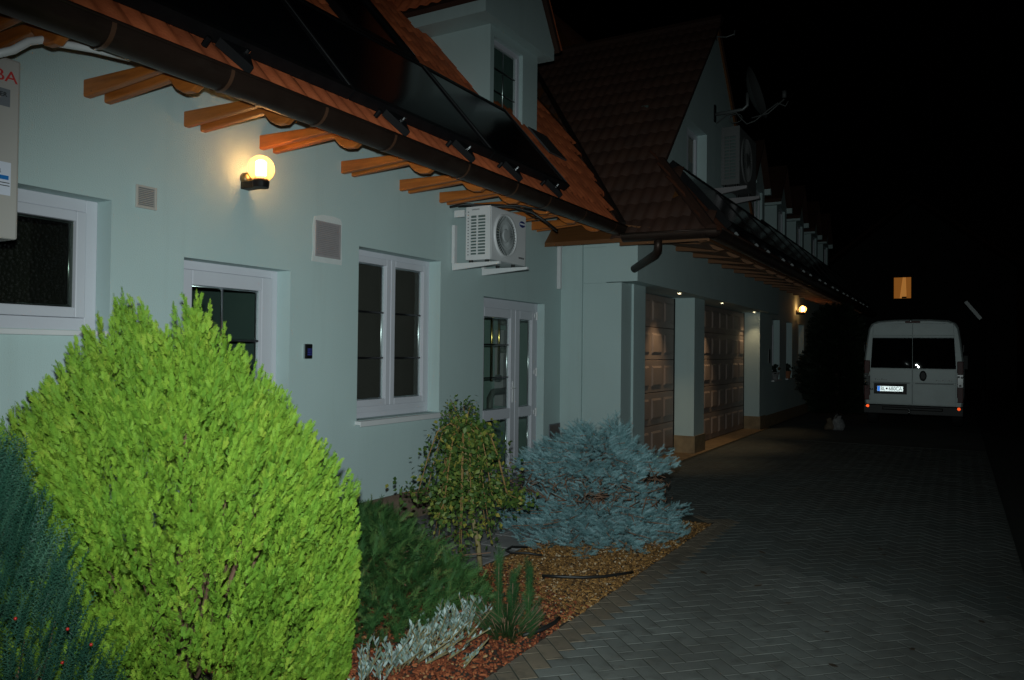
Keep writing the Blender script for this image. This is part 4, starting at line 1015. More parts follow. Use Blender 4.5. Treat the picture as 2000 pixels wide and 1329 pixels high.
# rear doors (two leaves), windows, grooves
def vdoor(s_):
    x0, x1 = (VX - .845, VX - .004) if s_ < 0 else (VX + .004, VX + .845)
    def o_(z): return .845 - max(0, z - 1.35) * .055
    def edge(z): return (VX - o_(z) if s_ < 0 else VX + o_(z))
    inn = VX + .004 * s_
    mb = MB()
    def pan(z0, z1, y, t):
        pts = [(edge(z0), y, z0), (inn, y, z0), (inn, y, z1), (edge(z1), y, z1)]
        mb.prism(pts, (0, t, 0))
    pan(.52, 2.335, VY - .003, .04); d = mb.build('rear_door', van_m, van)
    for za, zb, yy in ((.525, .988, VY - .02), (1.012, 1.32, VY - .028), (2.018, 2.058, VY - .022), (2.064, 2.33, VY - .012)):
        mb = MB(); pan(za, zb, yy, VY - .0035 - yy); mb.build('door_panel', van_m, d, bevel=.005)
    m2 = MB(); ge_, gi_ = ((VY - .059, VY - .018) if s_ < 0 else (VY - .018, VY - .050))
    pts = [(edge(1.33), ge_, 1.33), (inn, gi_, 1.33), (inn, gi_ + .009, 2.01), (edge(2.01), ge_ + .009, 2.01)]
    m2.prism(pts, (0, .03, 0)); m2.build('window', vanglass, d)
    m2 = MB(); m2.box(min(edge(1.1), inn) + .05, max(edge(1.1), inn) - .05, VY - .030, VY - .022, .995, 1.005); m2.build('groove', vanblack, d)
    for zz in (.62, 1.15, 2.1):
        m2 = MB(); m2.box(edge(zz) + (0.0 if s_ > 0 else -.03), edge(zz) + (.03 if s_ > 0 else 0), VY - .02, VY + .03, zz, zz + .09); m2.build('hinge', van_m, d)
    return d
dl = vdoor(-1); dr = vdoor(1)
mb = MB(); mb.lathe([(0, -.012), (.7, -.012), (1, 0), (1, .02)], (0, 0, 0), (0, -1, 0), 24); mb.v = [(VX + .21 + x * .072, VY - .046 + y, 1.17 + z * .115) for x, y, z in mb.v]; mb.build('handle_recess', vanblack, dr)
mb = MB(); mb.box(VX - .78, VX - .11, VY - .024, VY - .021, .745, .985); mb.build('plate_recess', vanblack, dl)
for x0, x1, d in ((-.76, -.5, dl), (.46, .78, dr)):
    mb = MB()
    for i in range(6 if d is dl else 8): a = VX + x0 + (x1 - x0) * i / (6 if d is dl else 8); mb.box(a, a + .03, VY - .031, VY - .029, 1.06, 1.075 + .015 * ((i * 7) % 3 == 0))
    mb.build('badge_bars', grey_rail, d)
# number plate, tilted towards the drive entrance so that it returns the flash
pl_n = (Vector((4.47, 0, 1.66)) - Vector((VX - .44, VY - .05, .865))).normalized(); px_ = Vector((0, 0, 1)).cross(pl_n).normalized(); pu_ = pl_n.cross(px_)
PC = Vector((VX - .445, VY - .045, .865))
def pbox(mb, a0, a1, b0, b1, n0, n1):
    c = [PC + px_ * a + pu_ * b + pl_n * q for q in (n0, n1) for a, b in ((a0, b0), (a1, b0), (a1, b1), (a0, b1))]
    mb.add(c, [(3, 2, 1, 0), (4, 5, 6, 7), (0, 1, 5, 4), (1, 2, 6, 5), (2, 3, 7, 6), (3, 0, 4, 7)])
mb = MB(); pbox(mb, -.26, .26, -.056, .056, -.004, .0); npl = mb.build('number_plate', plate_white, van)
mb = MB(); pbox(mb, -.258, -.205, -.054, .054, .0004, .0012); mb.build('blue_band', plate_blue, npl)
text('plate_lettering', 'BL', .115, ink, npl, PC + px_ * (-.148) + pl_n * .001, px_, pu_, sx=.8)
text('plate_lettering', '680CA', .115, ink, npl, PC + px_ * .105 + pl_n * .001, px_, pu_, sx=.82)
mb = MB(); c = [PC + px_ * (-.068 + a) + pu_ * b + pl_n * .0016 for a, b in ((-.018, .022), (.018, .022), (.018, -.004), (0, -.026), (-.018, -.004))]; mb.poly(c); mb.build('plate_crest', ink_red, npl)
# lamps and reflectors
for s_ in (-1, 1):
    xx = VX + s_ * .925
    mb = MB(); mb.box(xx - .06, xx + .06, VY - .01, VY + .08, .60, 1.50); tl = mb.build('tail_light', redlens, van, bevel=.015)
    mb = MB(); mb.box(xx - .055, xx + .055, VY - .02, VY - .0102, .93, 1.21); mb.build('clear_lens', clear_dark := MATS.get('smoked_lens') or mat('smoked_lens', (.10, .10, .10), None, rough=.2), tl, bevel=.008)
    for dx, zz in ((-.03, 1.16), (.03, 1.15), (.0, .97)):
        c1 = Vector((xx + dx * s_, VY - .026, zz)); n1 = (Vector((4.47, 0, 1.66)) - c1).normalized(); mb = MB(); mb.lathe([(.024, 0), (.022, .006), (0, .0064)], c1, n1, 12); mb.build('lamp_bowl', clearlens, tl, smooth=True)
    c0 = Vector((VX + s_ * .90, VY - .13, .47)); nn = (Vector((4.47, 0, 1.67)) - c0).normalized()
    mb = MB(); mb.lathe([(.036, 0), (.034, .010), (0, .0105)], c0, nn, 14); mb.build('reflector', reflector_m, van)
mb = MB(); mb.box(VX - .99, VX + .99, VY - .12, VY + .05, .30, .51); mb.box(VX - .6, VX + .6, VY - .16, VY - .121, .40, .47); mb.build('bumper', vanblack, van, bevel=.03)
mb = MB(); mb.tube([(VX - .05, VY - .1, .33), (VX - .05, VY - .28, .33), (VX - .05, VY - .28, .40)], .02, 8); mb.lathe([(0, .08), (.018, .06), (.025, .035), (.018, .01), (.012, 0)], (VX - .05, VY - .28, .38), (0, 0, 1), 12); mb.build('tow_hook', steel, van, smooth=True)
mb = MB(); mb.box(VX - .15, VX + .15, VY - .015, VY + .06, 2.345, 2.39); bl = mb.build('brake_light', redlens, van, bevel=.01)
mb = MB(); mb.lathe([(.03, 0), (.02, .01), (0, .014)], (VX - .04, VY - .012, 2.395), (0, -1, .35), 10); mb.build('lamp_bowl', clearlens, bl, smooth=True)
for s_ in (-1, 1):
    for yy in (VY + .95, VY + 4.7):
        mb = MB(); mb.lathe([(.20, -.10), (.33, -.11), (.345, -.06), (.345, .06), (.33, .11), (.20, .10)], (VX + s_ * .87, yy, .345), (1, 0, 0), 24); wh = mb.build('wheel', rubber, van, smooth=True)
        mb = MB(); mb.lathe([(0, .085), (.12, .09), (.2, .08), (.2, -.08), (0, -.08)], (VX + s_ * .87, yy, .345), (s_, 0, 0), 18); mb.build('rim', steel, wh)
    mb = MB(); mb.box(VX + s_ * 1.06 - .07, VX + s_ * 1.06 + .07, VY + 4.75, VY + 4.85, 1.25, 1.65); mb.box(min(VX + s_ * .93, VX + s_ * .99), max(VX + s_ * .93, VX + s_ * .99), VY + 4.78, VY + 4.84, 1.4, 1.46); mb.build('mirror', vanblack, van, bevel=.02)
    mb = MB(); xx = VX + s_ * .995; mb.box(min(xx, xx - s_ * .02), max(xx, xx - s_ * .02) + .0, VY + .06, VY + .13, 1.70, 1.86); mb.build('body_hinge', vanblack, van)
    mb = MB(); xx = VX + s_ * 1.002; mb.box(xx - .004, xx + .004, VY + 3.4, VY + 4.5, 1.45, 1.9); mb.build('side_window', vanglass, van)

# ------------------------------------------------------------------ far background
fh = thing('far_house', (2.5, 48, 0), 'dark far house with one lit curtained window behind the van', 'house')
mb = MB(); wall_holes(mb, [(-2, 0), (7, 0), (7, 6.0), (2.5, 9.5), (-2, 6.0)], [(1.55, 2.47, 4.55, 5.76)], lambda a, b: (a, 45, b), (0, .2, 0))
mb.box(-2, 7, 45.21, 54, 0, 5.9); mb.build('wall', render_dark, fh)
mb = MB()
for s_ in (-1, 1): mb.prism([(2.5, 44.7, 9.7), (2.5 + s_ * 5, 44.7, 5.8), (2.5 + s_ * 5, 44.7, 6.0), (2.5, 44.7, 9.9)], (0, 9.6, 0))
mb.build('roof', tile_dark, fh)
mb = MB(); mb.box(1.55, 1.61, 45.1, 45.16, 4.55, 5.76); mb.box(2.41, 2.47, 45.1, 45.16, 4.55, 5.76); mb.box(1.61, 2.41, 45.1, 45.16, 4.55, 4.61); mb.box(1.61, 2.41, 45.1, 45.16, 5.70, 5.76)
fw_ = mb.build('window', render_dark, fh)
mb = MB(); mb.poly([(1.6, 45.205, 4.6), (2.42, 45.205, 4.6), (2.42, 45.205, 5.72), (1.6, 45.205, 5.72)]); mb.build('lit_room', curtain_lit, fw_)
def curtain(pts):
    mb = MB(); nn = 14
    for i in range(nn):
        a, b = i / nn, (i + 1) / nn
        def P(t, top):
            x = pts[0] + (pts[1] - pts[0]) * t if top else pts[2] + (pts[3] - pts[2]) * t
            return (x, 45.18 + .010 * math.sin(t * 19), 5.72 if top else 4.6)
        mb.poly([P(a, 0), P(b, 0), P(b, 1), P(a, 1)])
    mb.build('curtain', curtain_m, fw_)
curtain((1.60, 2.02, 1.60, 1.88)); curtain((2.16, 2.42, 2.20, 2.42))
mb = MB(); mb.box(1.98, 2.2, 45.165, 45.17, 4.62, 4.70); mb.build('sill_ornament', blackmetal, fw_)
t = thing('awning_pole', (4.95, 22, 0), 'slanted pale rail showing above the right rear corner of the van', 'rail')
mb = MB(); mb.tube([(5.05, 22.05, 0), (5.05, 22.05, 2.5)], .03, 8); mb.build('post', blackmetal, t)
mb = MB(); mb.prism([(4.64, 22, 2.93), (4.70, 22, 2.98), (5.02, 22, 2.55), (4.96, 22, 2.50)], (0, .05, 0)); mb.build('rail', grey_rail, t)
for nm, m_, x, y, r_, lb in (('garden_stone', white_st, 2.28, 17.9, .15, 'pale upright garden stone left of the van'), ('garden_stone', brown_st, 2.12, 17.85, .11, 'small brown garden stone beside the pale one')):
    mb = MB(); prof = [(0.001, 0), (r_ * .9, 0), (r_, r_ * .6), (r_ * .8, r_ * 1.5), (r_ * .45, r_ * 2.1), (0.001, r_ * 2.3)]
    mb.lathe(prof, (x, y, 0), (0.05, .05, 1), 12); mb.v = [(a + random.uniform(-.04, .04), b + random.uniform(-.04, .04), max(c_ + random.uniform(-.02, .02), 0)) for a, b, c_ in mb.v]
    o = mb.build(nm, m_, smooth=True); tag(o, lb, 'stone')
# pots on the far sills
leaf = [(-.5, 0, 0), (.5, 0, 0), (.35, .1, .6), (-.35, .1, .6), (0, 0.05, 1)]; leaff = [(0, 1, 2), (0, 2, 3), (3, 2, 4)]
for i, y in enumerate((18.7, 20.2, 21.9)):
    t = thing('flower_pot', (.80, y, 1.02), ['potted plant on the nearest of the far sills', 'potted plant on the middle far sill under the lamp', 'potted plant on the last far sill, half behind the dark shrub'][i], 'pot plant', 'pot plants on the far sills')
    mb = MB(); mb.lathe([(0.001, .0), (.07, 0), (.10, .15), (.11, .15), (.11, .18), (.085, .18), (.08, .14), (0.001, .14)], (.82, y, 1.02), (0, 0, 1), 14); mb.build('pot', terracotta if i else white_st, t)
    n = 60; P = np.stack([RNG.normal(.82, .05, n), RNG.normal(y, .08, n), RNG.uniform(1.17, 1.36, n)], 1)
    scatter('foliage', leaf, leaff, dark_l, P, frames(RNG.normal(0, 1, (n, 3)) + [0, 0, .8]), np.full((n, 1), .06), RNG.uniform(.3, 1, n), t)

# ------------------------------------------------------------------ plants
def spray_tmpl(pairs=7, ang=38, blen=.36, w=.030, subs=2, wave=.03):
    """flat fern-like spray of fine branchlets, stem along +z, unit length"""
    v, f, tv = [], [], []
    def tri(a, b, c, t0, t1):
        k = len(v); v.extend([a, b, c]); f.append((k, k + 1, k + 2)); tv.extend([t0, t0, t1])
    rn = random.Random(3)
    tri((-.020, 0, 0), (.020, 0, 0), (0, wave, 1.08), -.15, .08)
    for i in range(pairs):
        t = .06 + .88 * i / pairs; L = blen * (1 - .60 * t) * rn.uniform(.85, 1.12)
        for s_ in (-1, 1):
            a = R(ang + rn.uniform(-8, 8)); dx, dz = s_ * math.sin(a), math.cos(a)
            y0 = wave * math.sin(t * 5 + s_); yt = y0 + rn.uniform(-.08, .08)
            nx, nz = dz * w, -dx * w
            tri((-nx, y0, t - nz), (nx, y0, t + nz), (dx * L, yt, t + dz * L), -.06, .14)
            for q in ((.35, .68) if subs == 2 else (.5,) if subs == 1 else ()):
                b = (dx * L * q, y0 + (yt - y0) * q, t + dz * L * q); e = -1 if q < .6 else 1
                aa = a * s_ + e * s_ * R(34); ll = L * .42
                tri((b[0] - w * .6, b[1], b[2]), (b[0] + w * .6, b[1], b[2]), (b[0] + math.sin(aa) * ll, b[1] + .02 * e, b[2] + math.cos(aa) * ll), 0, .15)
    return v, f, tv

# golden thuja ------------------------------------------------
TC = Vector((1.36, 2.42, 0))           # foot of the crown
lat = Vector((rt.x, rt.y, 0)); dep = Vector((fw.x, fw.y, 0)).normalized()
thj = thing('golden_thuja', tuple(TC), 'big bright yellow-green conifer in front of the wall', 'shrub')
# envelope: height over the lateral/depth plan, several pointed leaders melting into one dome
PEAKS = ((-.315, .02, 1.90, .62, 1.55), (.03, -.02, 1.90, .60, 1.5), (-.14, -.10, 1.72, .5, 1.5), (.20, .0, 1.66, .62, 1.25), (-.50, .05, 1.62, .55, 1.5), (.36, .02, 1.44, .58, 1.2), (-.62, .0, 1.50, .5, 1.3), (.50, -.02, 1.22, .5, 1.2), (.58, 0, .98, .42, 1.5), (-.02, -.35, 1.42, .6, 1.2), (.1, .4, 1.5, .6, 1.2), (-.3, .4, 1.5, .6, 1.2), (-.38, -.35, 1.38, .55, 1.2), (.3, -.35, 1.22, .55, 1.2), (-.76, 0, 1.24, .42, 1.3), (.70, 0, .70, .30, 1.6))
def env(u, w_):
    """crown height over the plan: sharp leaders melting into one dome"""
    h = 0.0
    for (pu, pw, ph, pr, k) in PEAKS:
        d = math.sqrt((u - pu) ** 2 + (w_ - pw) ** 2 + .0049) - .05
        if d < .85: h = max(h, ph - k * d - max(0, d - pr) * 2.2)
    return h
tips = []
rn = random.Random(5)
while len(tips) < 520:
    u, w_ = rn.uniform(-1.0, .84), rn.uniform(-.8, .8)
    rr = math.hypot((u + .03) / .83, w_ / .78)
    if rr > 1: continue
    he = env(u, w_)
    if he < .1: continue
    # points on the shell: top, or down the outer skirt
    tips.append((u, w_, he))
for i in range(1500):                         # skirt, following the widest outline at each height
    z = rn.uniform(.0, 1.5) if i < 700 else rn.uniform(0, .75); a = rn.uniform(0, 2 * math.pi)
    du, dw = math.cos(a), math.sin(a); r_ = .05
    while r_ < 1.0 and env(du * r_, dw * r_) > z and math.hypot((du * r_ + .03) / .83, dw * r_ / .78) < 1: r_ += .02
    shrink = (1 - .12 * max(0, (.5 - z))) * (.82 if i % 4 == 0 else .64 if i % 5 == 0 else 1)
    tips.append((du * r_ * shrink, dw * r_ * shrink, z))
for pu, pw, ph in ((-.315, .02, 1.90), (.03, -.02, 1.90), (.02, -.03, 1.84), (-.30, .0, 1.82), (-.14, -.1, 1.74), (.21, 0, 1.68), (-.5, .05, 1.64)):
    for q in range(5): tips.append((pu + rn.gauss(0, .02 + .014 * q), pw + rn.gauss(0, .03), ph - .02 - .05 * q))
P, D_, S_, Vv = [], [], [], []
for (u, w_, z) in tips:
    out = Vector((lat * u + dep * w_)); ro = out.length; out = out / max(ro, .01)
    steep = min(1.0, ro / .7)
    ax = (Vector((0, 0, 1.0)) + out * (.10 + .42 * steep) + Vector((rn.gauss(0, .12), rn.gauss(0, .12), 0))).normalized()
    tip = TC + lat * u + dep * w_ + Vector((0, 0, z)); L = rn.uniform(.18, .36); rad = rn.uniform(.03, .065); tint = rn.uniform(.25, .78)
    ex = ax.orthogonal().normalized(); ey = ax.cross(ex)
    nsp = 64 if z > .6 else 46
    for j in range(nsp):
        t = rn.random() ** .8; a = rn.uniform(0, 2 * math.pi); side = ex * math.cos(a) + ey * math.sin(a)
        r_ = rad * (t ** .7)
        pos = tip - ax * (L * t) + side * r_ * .7
        if pos.z < .0: continue
        d = (ax + side * (.20 + .42 * t) + Vector((rn.gauss(0, .09), rn.gauss(0, .09), 0))).normalized()
        P.append(pos - d * .02); D_.append(d); S_.append(rn.uniform(.022, .046)); Vv.append(min(1, max(0, tint + rn.uniform(-.18, .18))))
sv, sf, stv = spray_tmpl(4, 40, .46, .075, 0, .06)
scatter('foliage', sv, sf, thuja_l, np.array(P), frames(np.array(D_)), np.array(S_).reshape(-1, 1), Vv, thj, tvar=stv)
mb = MB()
for i in range(22):
    a = rn.uniform(0, 6.28); r_ = rn.uniform(.2, .55); e = TC + Vector((math.cos(a) * r_, math.sin(a) * r_, rn.uniform(.5, 1.3)))
    b = TC + Vector((math.cos(a) * .06, math.sin(a) * .06, rn.uniform(0.02, .3)))
    mb.tube([b, b.lerp(e, .5) + Vector((0, 0, -.05)), e], .014, 5, r1=.004)
mb.tube([TC + Vector((0, 0, -.01)), TC + Vector((0, 0, 1.2))], .05, 8, r1=.02)
mb.build('branches', deadtwig_m, thj, smooth=True)

# yew with red berries, front left ------------------------------
YC = Vector((1.60, 1.40, 0))
yew = thing('yew_bush', tuple(YC), 'dark blue-green bush with red berries in the bottom left corner', 'shrub')
def needle_tmpl(n=26, nl=.16, w=.028, droop=.15, ang=58, rings=2):
    v, f, tv = [], [], []
    def tri(a, b, c, t0=0, t1=.1):
        k = len(v); v.extend([a, b, c]); f.append((k, k + 1, k + 2)); tv.extend([t0, t0, t1])
    rn2 = random.Random(9)
    tri((-.012, 0, 0), (.012, 0, 0), (0, 0, 1), -.1, 0)
    for i in range(n):
        t = i / n; ph = (i % rings) * 2 * math.pi / rings + rn2.uniform(-.35, .35); L = nl * (1 - .45 * t) * rn2.uniform(.85, 1.1); a = R(ang)
        dx, dy, dz = math.sin(a) * math.cos(ph), math.sin(a) * math.sin(ph), math.cos(a)
        tx, ty = -math.sin(ph), math.cos(ph)
        tri((0, 0, t - w), (0, 0, t + w), (dx * L, dy * L, t + dz * L - droop * L))
    return v, f, tv
nv, nf, ntv = needle_tmpl(40, .13, .014, .1, 52, 4)
P, D_, S_ = [], [], []
for i in range(3000):
    a = rn.uniform(0, 6.28); q = rn.random() ** .5
    z = rn.uniform(0, 1.0)
    R0 = .56 * (1 - z * .84) + .04
    r_ = R0 * (.55 + .5 * q)
    c_ = YC + Vector((-.10, -.02, 0)); pos = c_ + Vector((math.cos(a) * r_, math.sin(a) * r_, .02 + z * 1.12))
    out = Vector((math.cos(a), math.sin(a), 0))
    d = (Vector((0, 0, 1)) + out * rn.uniform(.1, .5) + Vector((rn.gauss(0, .12), rn.gauss(0, .12), 0)) - Vector((0, 0, 1)) * max(0, .6 - z * 1.8) * rn.uniform(0, .8)).normalized()
    P.append(pos); D_.append(d); S_.append(rn.uniform(.10, .19))
scatter('foliage', nv, nf, yew_l, np.array(P), frames(np.array(D_)), np.array(S_).reshape(-1, 1), RNG.uniform(0, .9, len(P)), yew, tvar=ntv)
for q in ((1.86, 1.40, .72), (1.93, 1.53, .66), (1.95, 1.60, .59), (1.92, 1.52, .55), (1.98, 1.66, .40)):
    mb = MB(); mb.lathe([(.0005, -.0055), (.004, -.004), (.0055, 0), (.004, .004), (.0005, .0055)], q, (0, 0, 1), 10); mb.build('berry', berry_m, yew, smooth=True)
mb = MB()
for i in range(26):
    a = rn.uniform(0, 6.28); r_ = rn.uniform(.1, .4); mb.tube([YC, YC + Vector((math.cos(a) * r_ * .6, math.sin(a) * r_ * .6, .4)), YC + Vector((math.cos(a) * r_ * .7, math.sin(a) * r_ * .7, rn.uniform(.3, .6)))], .007, 5, r1=.002)
mb.build('branches', deadtwig_m, yew, smooth=True)

# spreading juniper ---------------------------------------------
JC = Vector((1.1, 4.15, 0))
jun = thing('juniper', tuple(JC), 'low dark green ferny juniper spreading right of the golden conifer', 'shrub')
jv, jf, jtv = spray_tmpl(8, 30, .34, .020, 2, .06)
P, D_, S_ = [], [], []
while len(P) < 5600:
    x, y = rn.uniform(.15, 2.12), rn.uniform(2.7, 5.35)
    # an oblique oval that runs from behind the thuja to the tree's foot
    a_, b_ = (x - 1.08) * .75 + (y - 4.1) * .66 * -1, (x - 1.08) * .66 + (y - 4.1) * .75
    e = ((x - 1.05) / .92) ** 2 + ((y - 4.05) / 1.15) ** 2 + .5 * (x - 1.05) * (y - 4.05)
    if e > 1: continue
    if x > .62 + max(0, 4.62 - y) * 2.2 and y > 4.25: continue
    h = .44 * math.sqrt(max(0, 1 - e)) * (1.0 - .25 * (x - .6)) + .03
    out = Vector((x - JC.x, y - JC.y, 0)); out.normalize()
    z = h * (rn.random() ** .4)
    d = (Vector((0, 0, .55)) + out * rn.uniform(.2, 1.0) + Vector((rn.gauss(0, .4), rn.gauss(0, .4), rn.gauss(0, .15)))).normalized()
    P.append(Vector((x, y, max(.01, z)))); D_.append(d); S_.append(rn.uniform(.08, .16))
scatter('foliage', jv, jf, juniper_l, np.array(P), frames(np.array(D_)), np.array(S_).reshape(-1, 1), RNG.uniform(0, .95, len(P)), jun, tvar=jtv)
mb = MB()
for i in range(40):
    a = rn.uniform(0, 6.28); r_ = rn.uniform(.3, .8); e = JC + Vector((math.cos(a) * r_, math.sin(a) * r_, rn.uniform(.08, .3))); mb.tube([JC + Vector((0, 0, .01)), JC.lerp(e, .5) + Vector((0, 0, .08)), e], .010, 5, r1=.003)
mb.build('branches', deadtwig_m, jun, smooth=True)

# blue spruce ----------------------------------------------------
SC = Vector((1.76, 6.22, 0))
spr = thing('blue_spruce', tuple(SC), 'silver-blue dwarf spruce with layered branches by the driveway', 'conifer')
tv_, tf_, ttv = needle_tmpl(44, .30, .022, -.04, 56, 5)
P, D_, S_ = [], [], []; twigs = MB()
def spr_branch(base, end, n, size):
    twigs.tube([base, base.lerp(end, .5) + Vector((0, 0, .02)), end], .008, 5, r1=.003)
    dirv = (end - base); L = dirv.length; dirv.normalize(); sidev = dirv.cross(Vector((0, 0, 1))).normalized()
    for j in range(n):
        t = .38 + .64 * (j + rn.random()) / n; wd = (1 - t) * .30 * L + .035
        s_ = rn.choice((-1, 1)) * rn.random()
        pos = base.lerp(end, t) + sidev * s_ * wd + Vector((0, 0, rn.uniform(-.03, .05)))
        d = (dirv * .6 + sidev * s_ * 1.1 + Vector((rn.gauss(0, .2), rn.gauss(0, .2), rn.uniform(.05, .70)))).normalized()
        P.append(pos); D_.append(d); S_.append(size * rn.uniform(.75, 1.2))
for zl, rad, nb, rise in ((.03, .78, 32, .04), (.09, .83, 36, .05), (.15, .82, 34, .06), (.21, .74, 28, .07), (.27, .60, 20, .08), (.36, .55, 8, .06), (.47, .60, 12, .02), (.60, .66, 28, .01), (.64, .67, 30, .02), (.69, .58, 28, .04), (.75, .42, 18, .06), (.83, .25, 12, .08)):
    off = Vector((.0, .0, 0)) if zl < .55 else lat * .02
    for i in range(nb):
        a = 2 * math.pi * (i + rn.random() * .8) / nb; rr = rad * rn.uniform(.72, 1.05)
        if rn.random() < .08: continue
        b = SC + off + Vector((0, 0, zl)); e = b + Vector((math.cos(a) * rr, math.sin(a) * rr, rise + rn.uniform(-.06, .05)))
        e.z = max(.03, e.z)
        spr_branch(b, e, int(34 + 40 * rr), .062)
LB = SC + lat * .20 + Vector((0, 0, .86))
for i in range(7):
    a = i * 2 * math.pi / 7; spr_branch(LB, LB + Vector((math.cos(a) * .11, math.sin(a) * .11, .06 + .06 * (i % 2))), 16, .06)
spr_branch(SC + lat * .1 + Vector((0, 0, .6)), LB + Vector((0, 0, .15)), 40, .06)
scatter('foliage', tv_, tf_, spruce_l, np.array(P), frames(np.array(D_)), np.array(S_).reshape(-1, 1), RNG.uniform(0, .9, len(P)), spr, tvar=ttv)
twigs.tube([SC + Vector((0, 0, -.01)), SC + lat * .05 + Vector((0, 0, .55)), LB], .05, 8, r1=.015)
for i in range(520):
    a = rn.uniform(0, 6.28); r_ = rn.uniform(.2, .68); z = rn.uniform(.30, .62); q = SC + Vector((math.cos(a) * r_, math.sin(a) * r_, z)); twigs.tube([q, q + Vector((rn.gauss(0, .055), rn.gauss(0, .055), rn.gauss(0, .05)))], .0042, 3)
twigs.build('branches', deadtwig_m, spr, smooth=True)

# weeping standard tree --------------------------------------------
WC = Vector((1.52, 4.79, 0))
wt = thing('weeping_tree', tuple(WC), 'small weeping tree with arched twigs and yellowing leaves', 'tree')
top = Vector((1.40, 4.73, 1.0))
mb = MB(); mb.tube([WC + Vector((0, 0, -.01)), Vector((1.50, 4.78, .2)), Vector((1.45, 4.76, .45)), Vector((1.42, 4.74, .75)), top], .020, 8, r1=.012); mb.build('trunk', bark, wt, smooth=True)
P, D_, S_ = [], [], []; arches = MB()
for i in range(22):
    a = rn.uniform(0, 2 * math.pi); rr = rn.uniform(.11, .345); out = Vector((math.cos(a), math.sin(a), 0))
    h = rn.uniform(.02, .12); zend = rn.uniform(.22, .62)
    pts = [top, top + out * rr * .30 + Vector((0, 0, h * .7)), top + out * rr * .58 + Vector((0, 0, h * .15)), top + out * rr * .78 + Vector((0, 0, -.17)), top + out * rr * .98 + Vector((0, 0, -.42)), Vector((top.x, top.y, 0)) + out * rr * 1.32 + Vector((0, 0, zend))]
    arches.tube(pts, .007, 5, r1=.0025)
    for j in range(int(rn.uniform(60, 300))):
        t = rn.uniform(.03, 1) ** .55 * (len(pts) - 1.001); k = int(t); q = pts[k].lerp(pts[k + 1], t - k)
        q = q + Vector((rn.gauss(0, .06), rn.gauss(0, .06), rn.gauss(0, .05)))
        P.append(q); D_.append(Vector((rn.gauss(0, .6), rn.gauss(0, .6), rn.uniform(-1.1, .2)))); S_.append(rn.uniform(.028, .050))
for i in range(6):
    a = rn.uniform(0, 6.28); e = top + Vector((-.06 + math.cos(a) * .10, math.sin(a) * .10, rn.uniform(.12, .27)))
    arches.tube([top, top.lerp(e, .6) + Vector((0, 0, .03)), e], .006, 5, r1=.002)
    for j in range(60):
        q = top.lerp(e, rn.uniform(.2, 1.05)) + Vector((rn.gauss(0, .03), rn.gauss(0, .03), rn.gauss(0, .03))); P.append(q); D_.append(Vector((rn.gauss(0, 1), rn.gauss(0, 1), rn.gauss(0, 1)))); S_.append(rn.uniform(.02, .038))
arches.build('branches', twig_m, wt, smooth=True)
lf = [(0, 0, 0), (-.33, .06, .4), (.33, .06, .4), (0, .02, 1), (0, -.03, .45)]; lff = [(0, 4, 1), (0, 2, 4), (1, 4, 3), (4, 2, 3)]
scatter('foliage', lf, lff, weep_l, np.array(P), frames(np.array([tuple(d) for d in D_])), np.array(S_).reshape(-1, 1), RNG.uniform(0, 1, len(P)) ** 1.3, wt)

# silver herb ------------------------------------------------------
HC = Vector((2.08, 3.28, 0))
hb = thing('silver_plant', tuple(HC), 'silvery white-leaved plant at the front of the bed', 'plant')
P, D_, S_ = [], [], []; st = MB()
for i in range(95):
    t = rn.uniform(-1, 1); base = HC + lat * (t * .26) + dep * (t * .42 + rn.gauss(0, .07)); base = Vector((base.x, base.y, 0.01))
    hgt = rn.uniform(.06, .21); e = base + Vector((rn.gauss(.02, .05), rn.gauss(.02, .05), hgt)); st.tube([base, e], .004, 4, r1=.002)
    for j in range(16):
        q = .25 + .75 * j / 16; a = rn.uniform(0, 6.28); P.append(base.lerp(e, q)); D_.append(Vector((math.cos(a) * .55, math.sin(a) * .55, .8))); S_.append(rn.uniform(.022, .042))
for i in range(26):   # prostrate shoots to the right
    base = HC + lat * rn.uniform(-.1, .25) + dep * rn.uniform(-.25, .3); base.z = .03; e = base + lat * rn.uniform(.06, .16) + dep * rn.uniform(0, .16) + Vector((0, 0, rn.uniform(.02, .14))); st.tube([base, e], .006, 5, r1=.004)
    for j in range(14): q = j / 14; P.append(base.lerp(e, q)); D_.append((e - base).normalized() * .6 + Vector((rn.gauss(0, .4), rn.gauss(0, .4), .4))); S_.append(rn.uniform(.02, .034))
st.build('stems', bark, hb, smooth=True)
sl = [(-.13, 0, 0), (.13, 0, 0), (.16, .04, .6), (-.16, .04, .6), (0, .06, 1)]; slf = [(0, 1, 2), (0, 2, 3), (3, 2, 4)]
scatter('foliage', sl, slf, silver_l, np.array(P), frames(np.array([tuple(d) for d in D_])), np.array(S_).reshape(-1, 1), RNG.uniform(0, 1, len(P)), hb)

